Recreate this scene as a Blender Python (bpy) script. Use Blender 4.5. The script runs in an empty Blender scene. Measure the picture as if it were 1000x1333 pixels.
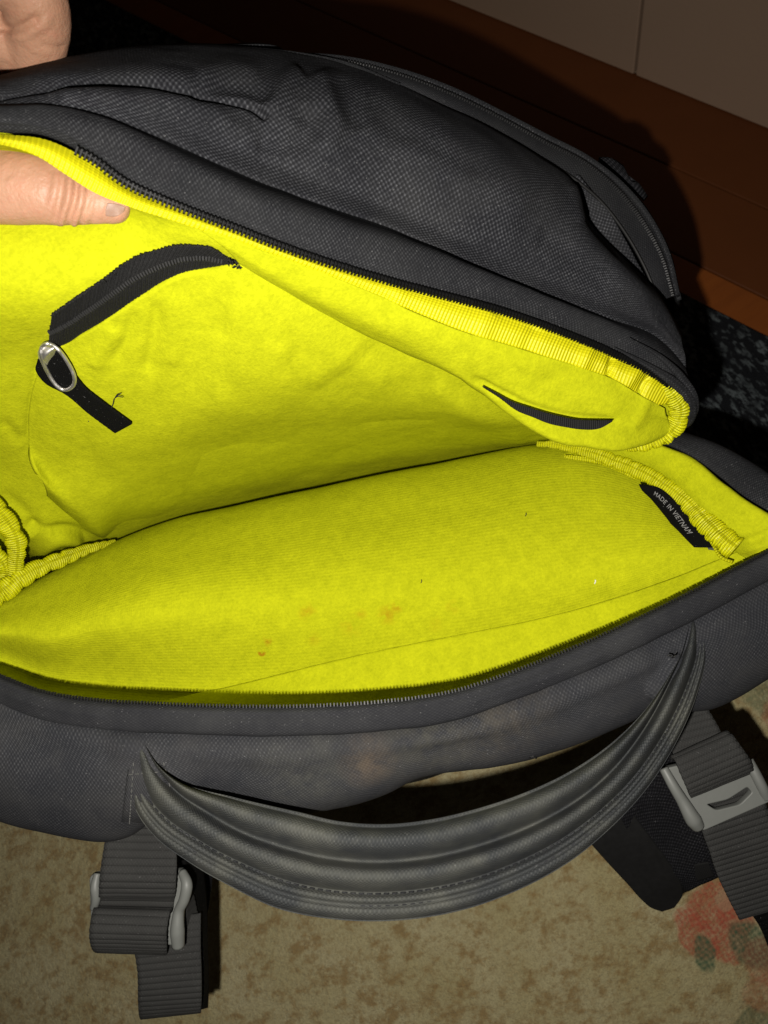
import bpy, bmesh, math, random
import numpy as np
from mathutils import Vector, Matrix
random.seed(7); RNG = np.random.default_rng(7)
SC = bpy.context.scene; COL = SC.collection
# ------------------------------------------------------------------ camera, flash, exposure
F = 1000.0; CX, CY = 500.0, 666.5
H = 0.72                                     # camera height above the floor
VPX, VPY = 732.0, 1005.0                     # where plumb lines converge
_g = np.array([(VPX-CX)/F, -(VPY-CY)/F, -1.0]); _g /= np.linalg.norm(_g)
_z = -_g; _f = np.array([0, 0, -1.0]); _y = _f-(_f@_z)*_z; _y /= np.linalg.norm(_y); _x = np.cross(_y, _z)
M = np.array([_x, _y, _z])                   # camera axes to world axes
CAM = np.array([0, 0, H])
cam = bpy.data.objects.new('camera', bpy.data.cameras.new('camera')); COL.objects.link(cam)
cam.matrix_world = Matrix([[*M[0], 0], [*M[1], 0], [*M[2], H], [0, 0, 0, 1]])
cam.data.sensor_fit = 'HORIZONTAL'; cam.data.sensor_width = 5.5; cam.data.lens = 5.5
cam.data.clip_start = 0.01; cam.data.clip_end = 50
cam.data.dof.use_dof = True; cam.data.dof.focus_distance = 0.345; cam.data.dof.aperture_fstop = 3.6
SC.camera = cam
w = bpy.data.worlds.new('World'); SC.world = w; w.use_nodes = True
w.node_tree.nodes['Background'].inputs[0].default_value = (1.0, 0.86, 0.7, 1)
w.node_tree.nodes['Background'].inputs[1].default_value = 0.012
fl = bpy.data.lights.new('phone_flash', 'SPOT'); fl.energy = 9.8; fl.shadow_soft_size = 0.0030
fl.spot_size = math.radians(125); fl.spot_blend = 0.9; fl.color = (1.0, 0.95, 0.88)
flo = bpy.data.objects.new('phone_flash', fl); COL.objects.link(flo)
flo.matrix_world = cam.matrix_world @ Matrix.Translation((-0.022, -0.031, 0.0))
SC.view_settings.view_transform = 'Standard'; SC.view_settings.look = 'None'
SC.view_settings.exposure = 0.0; SC.view_settings.gamma = 1.0
SC.render.engine = 'CYCLES'
SC.cycles.use_denoising = True
SC.cycles.max_bounces = 6; SC.cycles.diffuse_bounces = 3

# ------------------------------------------------------------------ small maths
def W(p):                                    # (column, row, distance) -> place in the room
    p = np.asarray(p, float)
    c = np.stack([(p[..., 0]-CX)/F*p[..., 2], (CY-p[..., 1])/F*p[..., 2], -p[..., 2]], -1)
    return c @ M.T + CAM
def PIX(x):                                  # inverse, used only to steer creases on cloth
    c = (x-CAM) @ M
    return np.stack([CX+F*c[..., 0]/-c[..., 2], CY-F*c[..., 1]/-c[..., 2]], -1)
def FL(u, v, z=0.0):                         # point on a level plane
    d = M @ np.array([(u-CX)/F, (CY-v)/F, -1.0])
    return CAM+d*((z-H)/d[2])
def cr(P, n, even=True):                     # Catmull-Rom through points
    P = np.asarray(P, float)
    if len(P) == 2:
        t = np.linspace(0, 1, n)[:, None]; return P[0]*(1-t)+P[1]*t
    Q = np.vstack([2*P[0]-P[1], P, 2*P[-1]-P[-2]])
    seg = np.linalg.norm(np.diff(P, axis=0), axis=1)**(1.0 if even else 0)+1e-9
    cum = np.concatenate([[0], np.cumsum(seg)])
    s = np.linspace(0, cum[-1], n); k = np.clip(np.searchsorted(cum, s, side='right')-1, 0, len(P)-2)
    t = ((s-cum[k])/seg[k])[:, None]
    p0, p1, p2, p3 = Q[k], Q[k+1], Q[k+2], Q[k+3]
    # non uniform tangents
    d0 = np.linalg.norm(p1-p0, axis=1)[:, None]+1e-9; d1 = np.linalg.norm(p2-p1, axis=1)[:, None]+1e-9; d2 = np.linalg.norm(p3-p2, axis=1)[:, None]+1e-9
    m1 = (p2-p1)/d1*d0/(d0+d1)+(p1-p0)/d0*d1/(d0+d1); m2 = (p3-p2)/d2*d1/(d1+d2)+(p2-p1)/d1*d2/(d1+d2)
    m1 *= d1; m2 *= d1
    return (2*t**3-3*t**2+1)*p1+(t**3-2*t**2+t)*m1+(-2*t**3+3*t**2)*p2+(t**3-t**2)*m2
def hashn(i, j, k, seed):
    n = (i*374761393+j*668265263+k*2147483647+seed*1274126177) & 0xffffffff
    n = ((n ^ (n >> 13))*1274126177) & 0xffffffff
    return ((n ^ (n >> 16)) & 0xffff)/65535.0
def noise(p, scale, seed=0):                 # value noise, -1..1
    q = p*scale; i = np.floor(q).astype(np.int64); f = q-i; f = f*f*(3-2*f); r = 0
    for a in (0, 1):
        for b in (0, 1):
            for c in (0, 1):
                wgt = (f[..., 0] if a else 1-f[..., 0])*(f[..., 1] if b else 1-f[..., 1])*(f[..., 2] if c else 1-f[..., 2])
                r = r+wgt*hashn(i[..., 0]+a, i[..., 1]+b, i[..., 2]+c, seed)
    return r*2-1
def fbm(p, scale, seed=0): return noise(p, scale, seed)+.5*noise(p, scale*2.1, seed+1)+.25*noise(p, scale*4.3, seed+2)
def pdist(P, line):                          # distance of 2-D points to a polyline, and fraction along it
    line = np.asarray(line, float); best = np.full(P.shape[:-1], 1e9); fr = np.zeros(P.shape[:-1])
    n = len(line)-1
    for k in range(n):
        a, b = line[k], line[k+1]; ab = b-a
        t = np.clip(((P-a)@ab)/(ab@ab+1e-9), 0, 1)
        d = np.linalg.norm(P-(a+t[..., None]*ab), axis=-1)
        m = d < best; best = np.where(m, d, best); fr = np.where(m, (k+t)/n, fr)
    return best, fr
GRAV = np.array([0, 0, -1.0])

# ------------------------------------------------------------------ materials
MATS = {}
class N:
    def __init__(s, name):
        s.m = bpy.data.materials.new(name); s.m.use_nodes = True; s.t = s.m.node_tree; s.n = s.t.nodes; s.l = s.t.links
        s.b = s.n['Principled BSDF']; MATS[name] = s.m
    def add(s, ty, **kw):
        o = s.n.new(ty)
        for k, v in kw.items():
            if k.startswith('i_'):
                key = k[2:]; key = int(key) if key.isdigit() else key.replace('_', ' ')
                s.put(o.inputs[key], v)
            else: setattr(o, k, v)
        return o
    def put(s, inp, v):
        if hasattr(v, 'is_linked') or isinstance(v, bpy.types.NodeSocket): s.l.new(v, inp)
        elif isinstance(v, tuple) and len(v) == 3 and inp.type == 'RGBA': inp.default_value = (*v, 1)
        else: inp.default_value = v
    def math(s, op, a, b=0.5, c=0.5):
        o = s.n.new('ShaderNodeMath'); o.operation = op
        s.put(o.inputs[0], a); s.put(o.inputs[1], b); s.put(o.inputs[2], c); return o.outputs[0]
    def mix(s, f, a, b, blend='MIX'):
        o = s.n.new('ShaderNodeMix'); o.data_type = 'RGBA'; o.blend_type = blend
        s.put(o.inputs[0], f); s.put(o.inputs[6], a); s.put(o.inputs[7], b); return o.outputs[2]
    def ramp(s, f, *st):
        o = s.n.new('ShaderNodeValToRGB'); s.l.new(f, o.inputs[0]); e = o.color_ramp.elements
        while len(e) < len(st): e.new(0.5)
        for q, (p, c) in zip(e, st): q.position = p; q.color = (*c, 1) if isinstance(c, tuple) else (c, c, c, 1)
        return o.outputs[0]
    def noise(s, vec, scale, detail=2, rough=.5, col=False):
        o = s.add('ShaderNodeTexNoise'); s.l.new(vec, o.inputs['Vector']); o.inputs['Scale'].default_value = scale
        o.inputs['Detail'].default_value = detail; o.inputs['Roughness'].default_value = rough
        return o.outputs[1] if col else o.outputs[0]
    def obj(s): return s.add('ShaderNodeTexCoord').outputs['Object']
    def uv(s): return s.add('ShaderNodeTexCoord').outputs['UV']
    def bump(s, h, dist, strength=1.0, prev=None):
        o = s.add('ShaderNodeBump'); s.l.new(h, o.inputs['Height']); o.inputs['Distance'].default_value = dist
        o.inputs['Strength'].default_value = strength
        if prev is not None: s.l.new(prev, o.inputs['Normal'])
        return o.outputs[0]
    def fin(s, color=None, rough=None, normal=None, **kw):
        if color is not None: s.put(s.b.inputs['Base Color'], color)
        if rough is not None: s.put(s.b.inputs['Roughness'], rough)
        if normal is not None: s.l.new(normal, s.b.inputs['Normal'])
        for k, v in kw.items(): s.put(s.b.inputs[k.replace('_', ' ')], v)
        return s.m
def sep(n, v):
    o = n.add('ShaderNodeSeparateXYZ'); n.l.new(v, o.inputs[0]); return o.outputs

def m_fleece(name, a, b, knit=0.0, stain=False):
    n = N(name); ob = n.obj(); uv = n.uv()
    big = n.noise(ob, 22, 4, .6); fine = n.noise(ob, 700, 3, .7); mid = n.noise(ob, 160, 3, .65)
    f = n.math('ADD', n.math('MULTIPLY', fine, .55), n.math('MULTIPLY', mid, .45))
    c = n.mix(n.ramp(f, (.34, 0.0), (.66, 1.0)), a, b)
    c = n.mix(n.math('MULTIPLY', n.ramp(big, (.35, 1.0), (.6, 0.0)), .10), c, (a[0]*.8, a[1]*.82, a[2]))
    if stain:                                  # rusty marks that sit in the pile
        for (u, v, d, r, k) in stain:
            p = W((u, v, d)); q = n.add('ShaderNodeVectorMath', operation='DISTANCE'); n.l.new(ob, q.inputs[0]); q.inputs[1].default_value = tuple(p)
            m = n.math('SUBTRACT', 1.0, n.math('DIVIDE', q.outputs['Value'], r)); m = n.math('MAXIMUM', m, 0.0)
            m = n.math('MULTIPLY', n.math('MULTIPLY', m, n.ramp(mid, (.42, 0.0), (.58, 1.0))), k)
            c = n.mix(m, c, (.34, .19, .006))
    h = n.math('ADD', n.math('MULTIPLY', fine, .6), n.math('MULTIPLY', mid, .8))
    if knit:
        s = sep(n, uv)
        wv = n.math('SINE', n.math('MULTIPLY', s[1], 2*math.pi/.0016))
        wv2 = n.math('SINE', n.math('MULTIPLY', s[0], 2*math.pi/.0013))
        kk = n.math('ADD', n.math('MULTIPLY', wv, knit), n.math('MULTIPLY', wv2, knit*.4))
        h = n.math('ADD', h, kk)
    nb = n.bump(h, .0006, .75)
    return n.fin(c, 1.0, nb, Specular_IOR_Level=.04)

def m_weave(name, base, lite, pitch, amt=1.0, dust=(.2, .2, .18), dustamt=.15, bumpd=.00025, aspect=1.0, scuff=()):
    n = N(name); ob = n.obj(); s = sep(n, n.uv())
    k = 2*math.pi/pitch
    wob = n.math('MULTIPLY', n.noise(ob, 60, 2), .0016)
    sx = n.math('SINE', n.math('MULTIPLY', n.math('ADD', s[0], wob), k/aspect)); sy = n.math('SINE', n.math('MULTIPLY', n.math('ADD', s[1], wob), k))
    pr = n.math('MULTIPLY', sx, sy); h = n.math('MULTIPLY_ADD', pr, .5, .5)
    dots = n.math('POWER', h, 2.2)
    thr = n.noise(ob, 900, 2, .6); dots = n.math('MULTIPLY', dots, n.ramp(thr, (.35, .25), (.65, 1.0)))
    patch = n.ramp(n.noise(ob, 45, 3), (.3, .45), (.7, 1.0)); dots = n.math('MULTIPLY', dots, patch)
    c = n.mix(n.math('MULTIPLY', dots, amt), base, lite)
    c = n.mix(n.math('MULTIPLY', n.ramp(n.noise(ob, 28, 5, .65), (.42, 0.0), (.68, 1.0)), dustamt), c, dust)
    for (u, v, d, r, k, sc) in scuff:
        q = n.add('ShaderNodeVectorMath', operation='DISTANCE'); n.l.new(ob, q.inputs[0]); q.inputs[1].default_value = tuple(W((u, v, d)))
        m = n.math('MAXIMUM', n.math('SUBTRACT', 1.0, n.math('DIVIDE', q.outputs['Value'], r)), 0.0)
        c = n.mix(n.math('MULTIPLY', n.math('MULTIPLY', m, n.ramp(n.noise(ob, 120, 4, .7), (.35, .1), (.62, 1.0))), k), c, sc)
    spark = n.ramp(n.noise(ob, 1100, 1), (.72, 0.0), (.78, 1.0)); c = n.mix(n.math('MULTIPLY', spark, .22), c, (.35, .35, .35))
    nb = n.bump(h, bumpd, .9)
    return n.fin(c, .85, nb, Specular_IOR_Level=.10)

def m_ribs(name, a, b, pitch, axis=0, bumpd=.0003, rough=.6, sheen=.1):
    n = N(name); ob = n.obj(); s = sep(n, n.uv()); k = 2*math.pi/pitch
    wob = n.math('MULTIPLY', n.noise(ob, 120, 2), .0006)
    h = n.math('MULTIPLY_ADD', n.math('SINE', n.math('MULTIPLY', n.math('ADD', s[axis], wob), k)), .5, .5)
    x = n.math('MULTIPLY_ADD', n.math('SINE', n.math('MULTIPLY', s[1-axis], k*1.7)), .12, 0.0)
    c = n.mix(n.math('ADD', n.math('MULTIPLY', h, .8), n.math('MULTIPLY', n.noise(ob, 500, 2), .3)), b, a)
    nb = n.bump(n.math('ADD', h, x), bumpd, .8)
    return n.fin(c, rough, nb, Sheen_Weight=sheen, Specular_IOR_Level=.3)

YA = (.345, .372, .006); YB = (.49, .512, .009)
m_fleece('yellow_fleece', YA, YB)
m_ribs('yellow_ribbon', (.64, .60, .004), (.46, .44, .002), .0016, 0, .00035, .5, 0)
m_ribs('yellow_gather', (.62, .62, .003), (.34, .34, .001), .0013, 0, .0005, .42, 0)
m_ribs('black_coil', (.010, .010, .010), (.003, .003, .003), .0010, 0, .0003, .8, 0)
m_weave('coarse_weave', (.0085, .0088, .0108), (.105, .108, .118), .0016, 1.0, dust=(.08,.08,.075), dustamt=.12, bumpd=.00022, aspect=1.35)
m_weave('fine_weave', (.0095, .0098, .0115), (.072, .074, .078), .0015, .9, dust=(.045,.046,.045), dustamt=.2, bumpd=.00012)
m_weave('worn_weave', (.020, .021, .0245), (.095, .097, .102), .0019, .8, dust=(.070, .068, .064), dustamt=.30, bumpd=.00018, scuff=[(480, 990, .331, .015, .8, (.105, .078, .055)), (560, 960, .331, .035, .5, (.075, .072, .055)), (400, 1010, .331, .03, .5, (.075, .075, .062)), (660, 935, .331, .03, .4, (.085, .072, .052))])
m_weave('handle_cloth', (.030, .0325, .034), (.100, .103, .100), .0017, .7, dust=(.120, .120, .098), dustamt=.5, bumpd=.00022)
m_weave('black_mesh', (.004, .004, .005), (.045, .045, .05), .0026, 1.0, dust=(.03,.03,.03), dustamt=.03)
m_weave('webbing_cloth', (.032, .032, .031), (.070, .070, .067), .0016, .6, dust=(.07,.07,.065), dustamt=.15, bumpd=.00015)
m_weave('black_webbing', (.0025, .0025, .0025), (.009, .009, .009), .0012, .8, dustamt=0, bumpd=.0002)
m_weave('zip_tape', (.018, .0185, .021), (.058, .059, .062), .0014, .6, dust=(.055,.056,.055), dustamt=.3, aspect=1.6, bumpd=.00015)
m_weave('label_satin', (.0015, .0015, .0016), (.004, .004, .004), .0007, .6, dustamt=0, bumpd=.00004)
def _plain(name, c, rough, **kw):
    n = N(name); ob = n.obj(); f = n.noise(ob, 300, 3); g = n.noise(ob, 35, 3)
    col = n.mix(n.math('MULTIPLY', g, .5), tuple(x*.85 for x in c), tuple(min(1, x*1.12) for x in c))
    rr = n.math('MULTIPLY_ADD', f, .2, rough-.1)
    return n.fin(col, rr, n.bump(f, .0001, .4), **kw)
_plain('grey_plastic', (.165, .172, .16), .5)
_plain('black_teeth', (.004, .004, .004), .5, Specular_IOR_Level=.15)
_plain('metal_teeth', (.012, .012, .0125), .48, Specular_IOR_Level=.3)
_plain('black_foam', (.006, .006, .006), .6)
_plain('nail', (.35, .205, .145), .5, Subsurface_Weight=.1)
_plain('steel', (.80, .78, .74), .50, Metallic=1.0)
_plain('label_print', (.22, .22, .22), .8)
_plain('dark_thread', (.01, .01, .01), .8)
_plain('worn_edge', (.075, .075, .07), .8)
_plain('lint', (.8, .8, .75), .8)
def m_skin():
    n = N('skin'); ob = n.obj()
    a = n.noise(ob, 60, 4, .6); b = n.noise(ob, 260, 3, .6); c = n.noise(ob, 900, 2)
    col = n.mix(n.ramp(a, (.35, 0.0), (.65, 1.0)), (.37, .195, .12), (.44, .24, .152))
    col = n.mix(n.math('MULTIPLY', n.ramp(b, (.5, 0.0), (.75, 1.0)), .3), col, (.46, .18, .12))
    h = n.math('ADD', n.math('MULTIPLY', b, 1.0), n.math('MULTIPLY', c, .5))
    n.fin(col, .5, n.bump(h, .0006, .7), Subsurface_Weight=.12, Subsurface_Scale=.004, Specular_IOR_Level=.4)
    n.b.inputs['Subsurface Radius'].default_value = (1.0, .35, .2)
m_skin()

# ------------------------------------------------------------------ mesh helpers
def link(o, parent=None, kind=None, label=None):
    COL.objects.link(o)
    if parent is not None: o.parent = parent
    if kind: o['kind'] = kind
    if label: o['label'] = label
    return o
def thing(name, label, cat, loc=(0, 0, 0), group=None):
    o = bpy.data.objects.new(name, None); COL.objects.link(o); o.empty_display_size = .05
    o['label'] = label; o['category'] = cat
    if group: o['group'] = group
    return o
def mesh(name, V, Fc, mat, parent=None, uv=None, smooth=True, kind=None, label=None):
    me = bpy.data.meshes.new(name); me.from_pydata([tuple(v) for v in V], [], [tuple(map(int, f)) for f in Fc])
    if uv is not None:
        l = me.uv_layers.new(name='UVMap'); idx = np.empty(len(me.loops), int); me.loops.foreach_get('vertex_index', idx)
        l.data.foreach_set('uv', np.asarray(uv, float)[idx].ravel())
    if smooth: me.polygons.foreach_set('use_smooth', [True]*len(me.polygons))
    if mat: me.materials.append(MATS[mat])
    me.update()
    return link(bpy.data.objects.new(name, me), parent, kind, label)
def normals(G):
    du = np.gradient(G, axis=1); dv = np.gradient(G, axis=0); n = np.cross(du, dv)
    n /= np.linalg.norm(n, axis=-1, keepdims=True)+1e-12
    if np.mean(np.einsum('ijk,ijk->ij', n, CAM-G)) < 0: n = -n
    return n
def gridmesh(name, G, mat, parent=None, thick=0, off=-1.0, kind=None, label=None, uvs=None):
    nv, nu = G.shape[:2]
    i = np.arange(nv*nu).reshape(nv, nu)
    n = np.cross(G[:-1, 1:]-G[:-1, :-1], G[1:, :-1]-G[:-1, :-1])
    flip = np.mean(np.einsum('ijk,ijk->ij', n, CAM-G[:-1, :-1])) < 0
    q = np.stack([i[:-1, :-1], i[:-1, 1:], i[1:, 1:], i[1:, :-1]], -1).reshape(-1, 4)
    if flip: q = q[:, ::-1]
    if uvs is None:
        du = np.linalg.norm(np.diff(G, axis=1), axis=-1); dv = np.linalg.norm(np.diff(G, axis=0), axis=-1)
        U = np.concatenate([[0], np.cumsum(du.mean(0))])[None, :].repeat(nv, 0)
        V = np.concatenate([[0], np.cumsum(dv.mean(1))])[:, None].repeat(nu, 1)
        uvs = np.stack([U, V], -1)
    o = mesh(name, G.reshape(-1, 3), q, mat, parent, uvs.reshape(-1, 2), True, kind, label)
    if thick:
        s = o.modifiers.new('thick', 'SOLIDIFY'); s.thickness = thick; s.offset = off
    return o
def surf(rows, nu=160, nv=60, drop=None):    # rows of (column,row,distance) -> smooth grid of points
    C = np.array([cr(W(r), nu) for r in rows])
    if drop:
        ex = []
        for dz, inset in drop:
            b = C[-1].copy(); c = C[-1].mean(0); b[:, 2] = np.maximum(b[:, 2]-dz, .012) if dz < 9 else .012
            b[:, :2] += (np.array([.0, .19])-b[:, :2])*inset
            ex.append(b)
        C = np.concatenate([C, np.array(ex)])
    # common spacing down the rows
    mean = np.linalg.norm(np.diff(C, axis=0), axis=-1).mean(1); cum = np.concatenate([[0], np.cumsum(mean)])
    s = np.linspace(0, cum[-1], nv); G = np.empty((nv, nu, 3))
    m = np.empty_like(C)
    h = mean
    sl = np.diff(C, axis=0)/h[:, None, None]
    m[0] = sl[0]; m[-1] = sl[-1]
    for k in range(1, len(C)-1): m[k] = (sl[k-1]*h[k]+sl[k]*h[k-1])/(h[k]+h[k-1])
    k = np.clip(np.searchsorted(cum, s, side='right')-1, 0, len(C)-2)
    t = ((s-cum[k])/h[k])[:, None, None]; hh = h[k][:, None, None]
    return (2*t**3-3*t**2+1)*C[k]+(t**3-2*t**2+t)*m[k]*hh+(-2*t**3+3*t**2)*C[k+1]+(t**3-t**2)*m[k+1]*hh
def crease(G, items):                        # items: (polyline px, width px, metres; + toward viewer) gaussian ridges and valleys
    n = normals(G); P = PIX(G); D = np.zeros(G.shape[:2])
    for it in items:
        line, wd, amp = it[:3]
        line = cr(np.array(line, float), max(8, len(line)*5)) if len(line) > 2 else line
        d, fr = pdist(P, line); env = np.clip(np.sin(np.pi*np.clip(fr, .0, 1))*3+ (it[3] if len(it) > 3 else 0), 0, 1)
        D += amp*env*np.exp(-(d/wd)**2)
    return G+n*D[..., None]
def depth_at(G, u, v):                       # distance of a built surface where the line through (u, v) meets it
    P = PIX(G); d = np.linalg.norm(P-np.array([u, v]), axis=-1); k = np.unravel_index(np.argsort(d, axis=None)[:4], d.shape)
    return float((-((G[k]-CAM) @ M)[:, 2]).mean())
def lay(G, pts, lift): return [(a, b, depth_at(G, a, b)-lift) for a, b in pts]
def rumple(G, amp, scale, seed=0): return G+normals(G)*(amp*fbm(G, scale, seed))[..., None]
def ribs(G, pitch, amp, axis=1, power=.5):   # real ribs along one direction of a grid
    d = np.linalg.norm(np.diff(G, axis=axis), axis=-1).mean(1-axis); s = np.concatenate([[0], np.cumsum(d)])
    h = np.abs(np.sin(np.pi*s/pitch))**power*amp
    return G+normals(G)*(h[None, :, None] if axis == 1 else h[:, None, None])
def frame(path):
    T = np.gradient(path, axis=0); T /= np.linalg.norm(T, axis=1, keepdims=True)+1e-12
    up = CAM-path; up -= np.einsum('ij,ij->i', up, T)[:, None]*T; up /= np.linalg.norm(up, axis=1, keepdims=True)
    return T, up, np.cross(T, up)
def tube(name, path, rad, mat, parent=None, seg=14, flat=1.0, caps=True, kind=None, label=None, uvk=1.0):
    n = len(path); T, A, B = frame(path); rad = np.broadcast_to(np.asarray(rad, float), (n,)) if np.ndim(rad) < 2 else rad
    th = np.linspace(0, 2*np.pi, seg, endpoint=False); R = rad[:, None] if np.ndim(rad) == 1 else rad
    G = path[:, None]+A[:, None]*(np.cos(th)[None, :, None]*R[..., None]*flat)+B[:, None]*(np.sin(th)[None, :, None]*R[..., None])
    V = list(G.reshape(-1, 3)); Fc = []
    for k in range(n-1):
        for j in range(seg):
            a = k*seg+j; b = k*seg+(j+1) % seg; Fc.append((a, b, b+seg, a+seg))
    s = np.concatenate([[0], np.cumsum(np.linalg.norm(np.diff(path, axis=0), axis=1))])
    uv = [(s[k]*uvk, th[j]*np.mean(rad)) for k in range(n) for j in range(seg)]
    if caps:
        V += [path[0], path[-1]]; uv += [(0, 0), (s[-1], 0)]; c0 = n*seg
        for j in range(seg):
            Fc.append((c0, (j+1) % seg, j)); Fc.append((c0+1, (n-1)*seg+j, (n-1)*seg+(j+1) % seg))
    return mesh(name, V, Fc, mat, parent, uv, True, kind, label)
def boxes(name, C, X, Y, Z, mat, parent, kind='stuff', taper=.7):   # many little tapered blocks in one mesh
    V = []; Fc = []
    for c, x, y, z in zip(C, X, Y, Z):
        b = len(V)
        for sz, tp in ((-1, 1), (1, taper)):
            for sx, sy in ((-1, -1), (1, -1), (1, 1), (-1, 1)): V.append(c+x*sx*tp+y*sy*tp+z*sz)
        Fc += [(b, b+3, b+2, b+1), (b+4, b+5, b+6, b+7)]+[(b+i, b+(i+1) % 4, b+4+(i+1) % 4, b+4+i) for i in range(4)]
    return mesh(name, V, Fc, mat, parent, None, False, kind)
def teeth(name, line, pitch, wid, ln, ht, mat, parent, lift=0.0, side=0.0):
    P = cr(W(line), 800); s = np.concatenate([[0], np.cumsum(np.linalg.norm(np.diff(P, axis=0), axis=1))])
    k = np.arange(0, s[-1], pitch); Q = np.stack([np.interp(k, s, P[:, i]) for i in range(3)], 1)
    T, A, B = frame(Q); n = len(Q); jit = 1+RNG.normal(0, .06, (n, 1))
    C = Q+A*lift+B*side+RNG.normal(0, wid*.07, (n, 3))
    return boxes(name, C, T*wid/2*jit, B*ln/2, A*ht/2, mat, parent)

# ================================================================== setting
A0, A1 = FL(600, 0), FL(1000, 160)
wd = (A1-A0); wd[2] = 0; wd /= np.linalg.norm(wd)             # direction of the wall
wn = np.array([-wd[1], wd[0], 0])
if wn @ (A0-CAM) < 0: wn = -wn                                 # points away from the camera
def onw(s, t, z=0): return A0+wd*s+wn*t+np.array([0, 0, z])
def wbox(name, s0, s1, t0, t1, z0, z1, mat, parent=None, bev=.002, kind=None, label=None):
    c = [onw(s, t, z) for z in (z0, z1) for (s, t) in ((s0, t0), (s1, t0), (s1, t1), (s0, t1))]
    Fc = [(0, 3, 2, 1), (4, 5, 6, 7), (0, 1, 5, 4), (1, 2, 6, 5), (2, 3, 7, 6), (3, 0, 4, 7)]
    o = mesh(name, c, Fc, mat, parent, None, False, kind, label)
    if bev:
        b = o.modifiers.new('bevel', 'BEVEL'); b.width = bev; b.segments = 2
    return o
WX = tuple(wd)
def m_wood():
    n = N('varnished_wood'); ob = n.obj()
    mp = n.add('ShaderNodeMapping'); n.l.new(ob, mp.inputs[0]); mp.inputs['Rotation'].default_value = (0, 0, -math.atan2(wd[1], wd[0])); mp.inputs['Scale'].default_value = (1.0, 9.0, 9.0)
    v = mp.outputs[0]; g = n.noise(v, 9, 5, .6); g2 = n.noise(v, 60, 3, .6)
    oi = n.add('ShaderNodeObjectInfo')
    c = n.ramp(g, (.25, (.14, .037, .007)), (.55, (.23, .062, .010)), (.8, (.29, .09, .014)))
    c = n.mix(n.math('MULTIPLY', g2, .35), c, (.08, .018, .0085))
    c = n.mix(n.math('MULTIPLY', oi.outputs['Random'], .5), c, (.30, .085, .014))
    n.fin(c, .42, n.bump(g2, .0004, .4), Specular_IOR_Level=.4)
m_wood()
_plain('flash_falloff_wood', (.135, .040, .010), .5, Specular_IOR_Level=.3)  # same boards darkened by the wall: flash falloff put into the wood colour
def m_wall():
    n = N('painted_panel'); ob = n.obj(); f = n.noise(ob, 5, 3); g = n.noise(ob, 220, 3)
    c = n.mix(f, (.40, .275, .19), (.46, .32, .225))
    n.fin(c, .55, n.bump(g, .0004, .3))
m_wall()
def m_mat():
    n = N('speckled_pile'); ob = n.obj()
    mp = n.add('ShaderNodeMapping'); n.l.new(ob, mp.inputs[0]); mp.inputs['Scale'].default_value = (1.6, .8, 1); mp.inputs['Rotation'].default_value = (0, 0, .5)
    a = n.noise(mp.outputs[0], 130, 3, .6); b = n.noise(ob, 900, 2); d = n.noise(ob, 60, 2)
    m = n.math('MULTIPLY', n.ramp(a, (.50, 0.0), (.62, 1.0)), n.ramp(d, (.35, .3), (.6, 1.0)))
    c = n.mix(m, (.012, .013, .015), (.115, .135, .14))
    n.fin(c, .95, n.bump(n.math('ADD', n.math('MULTIPLY', a, 1.5), b), .002, .8), Specular_IOR_Level=.1)
m_mat()
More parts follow.
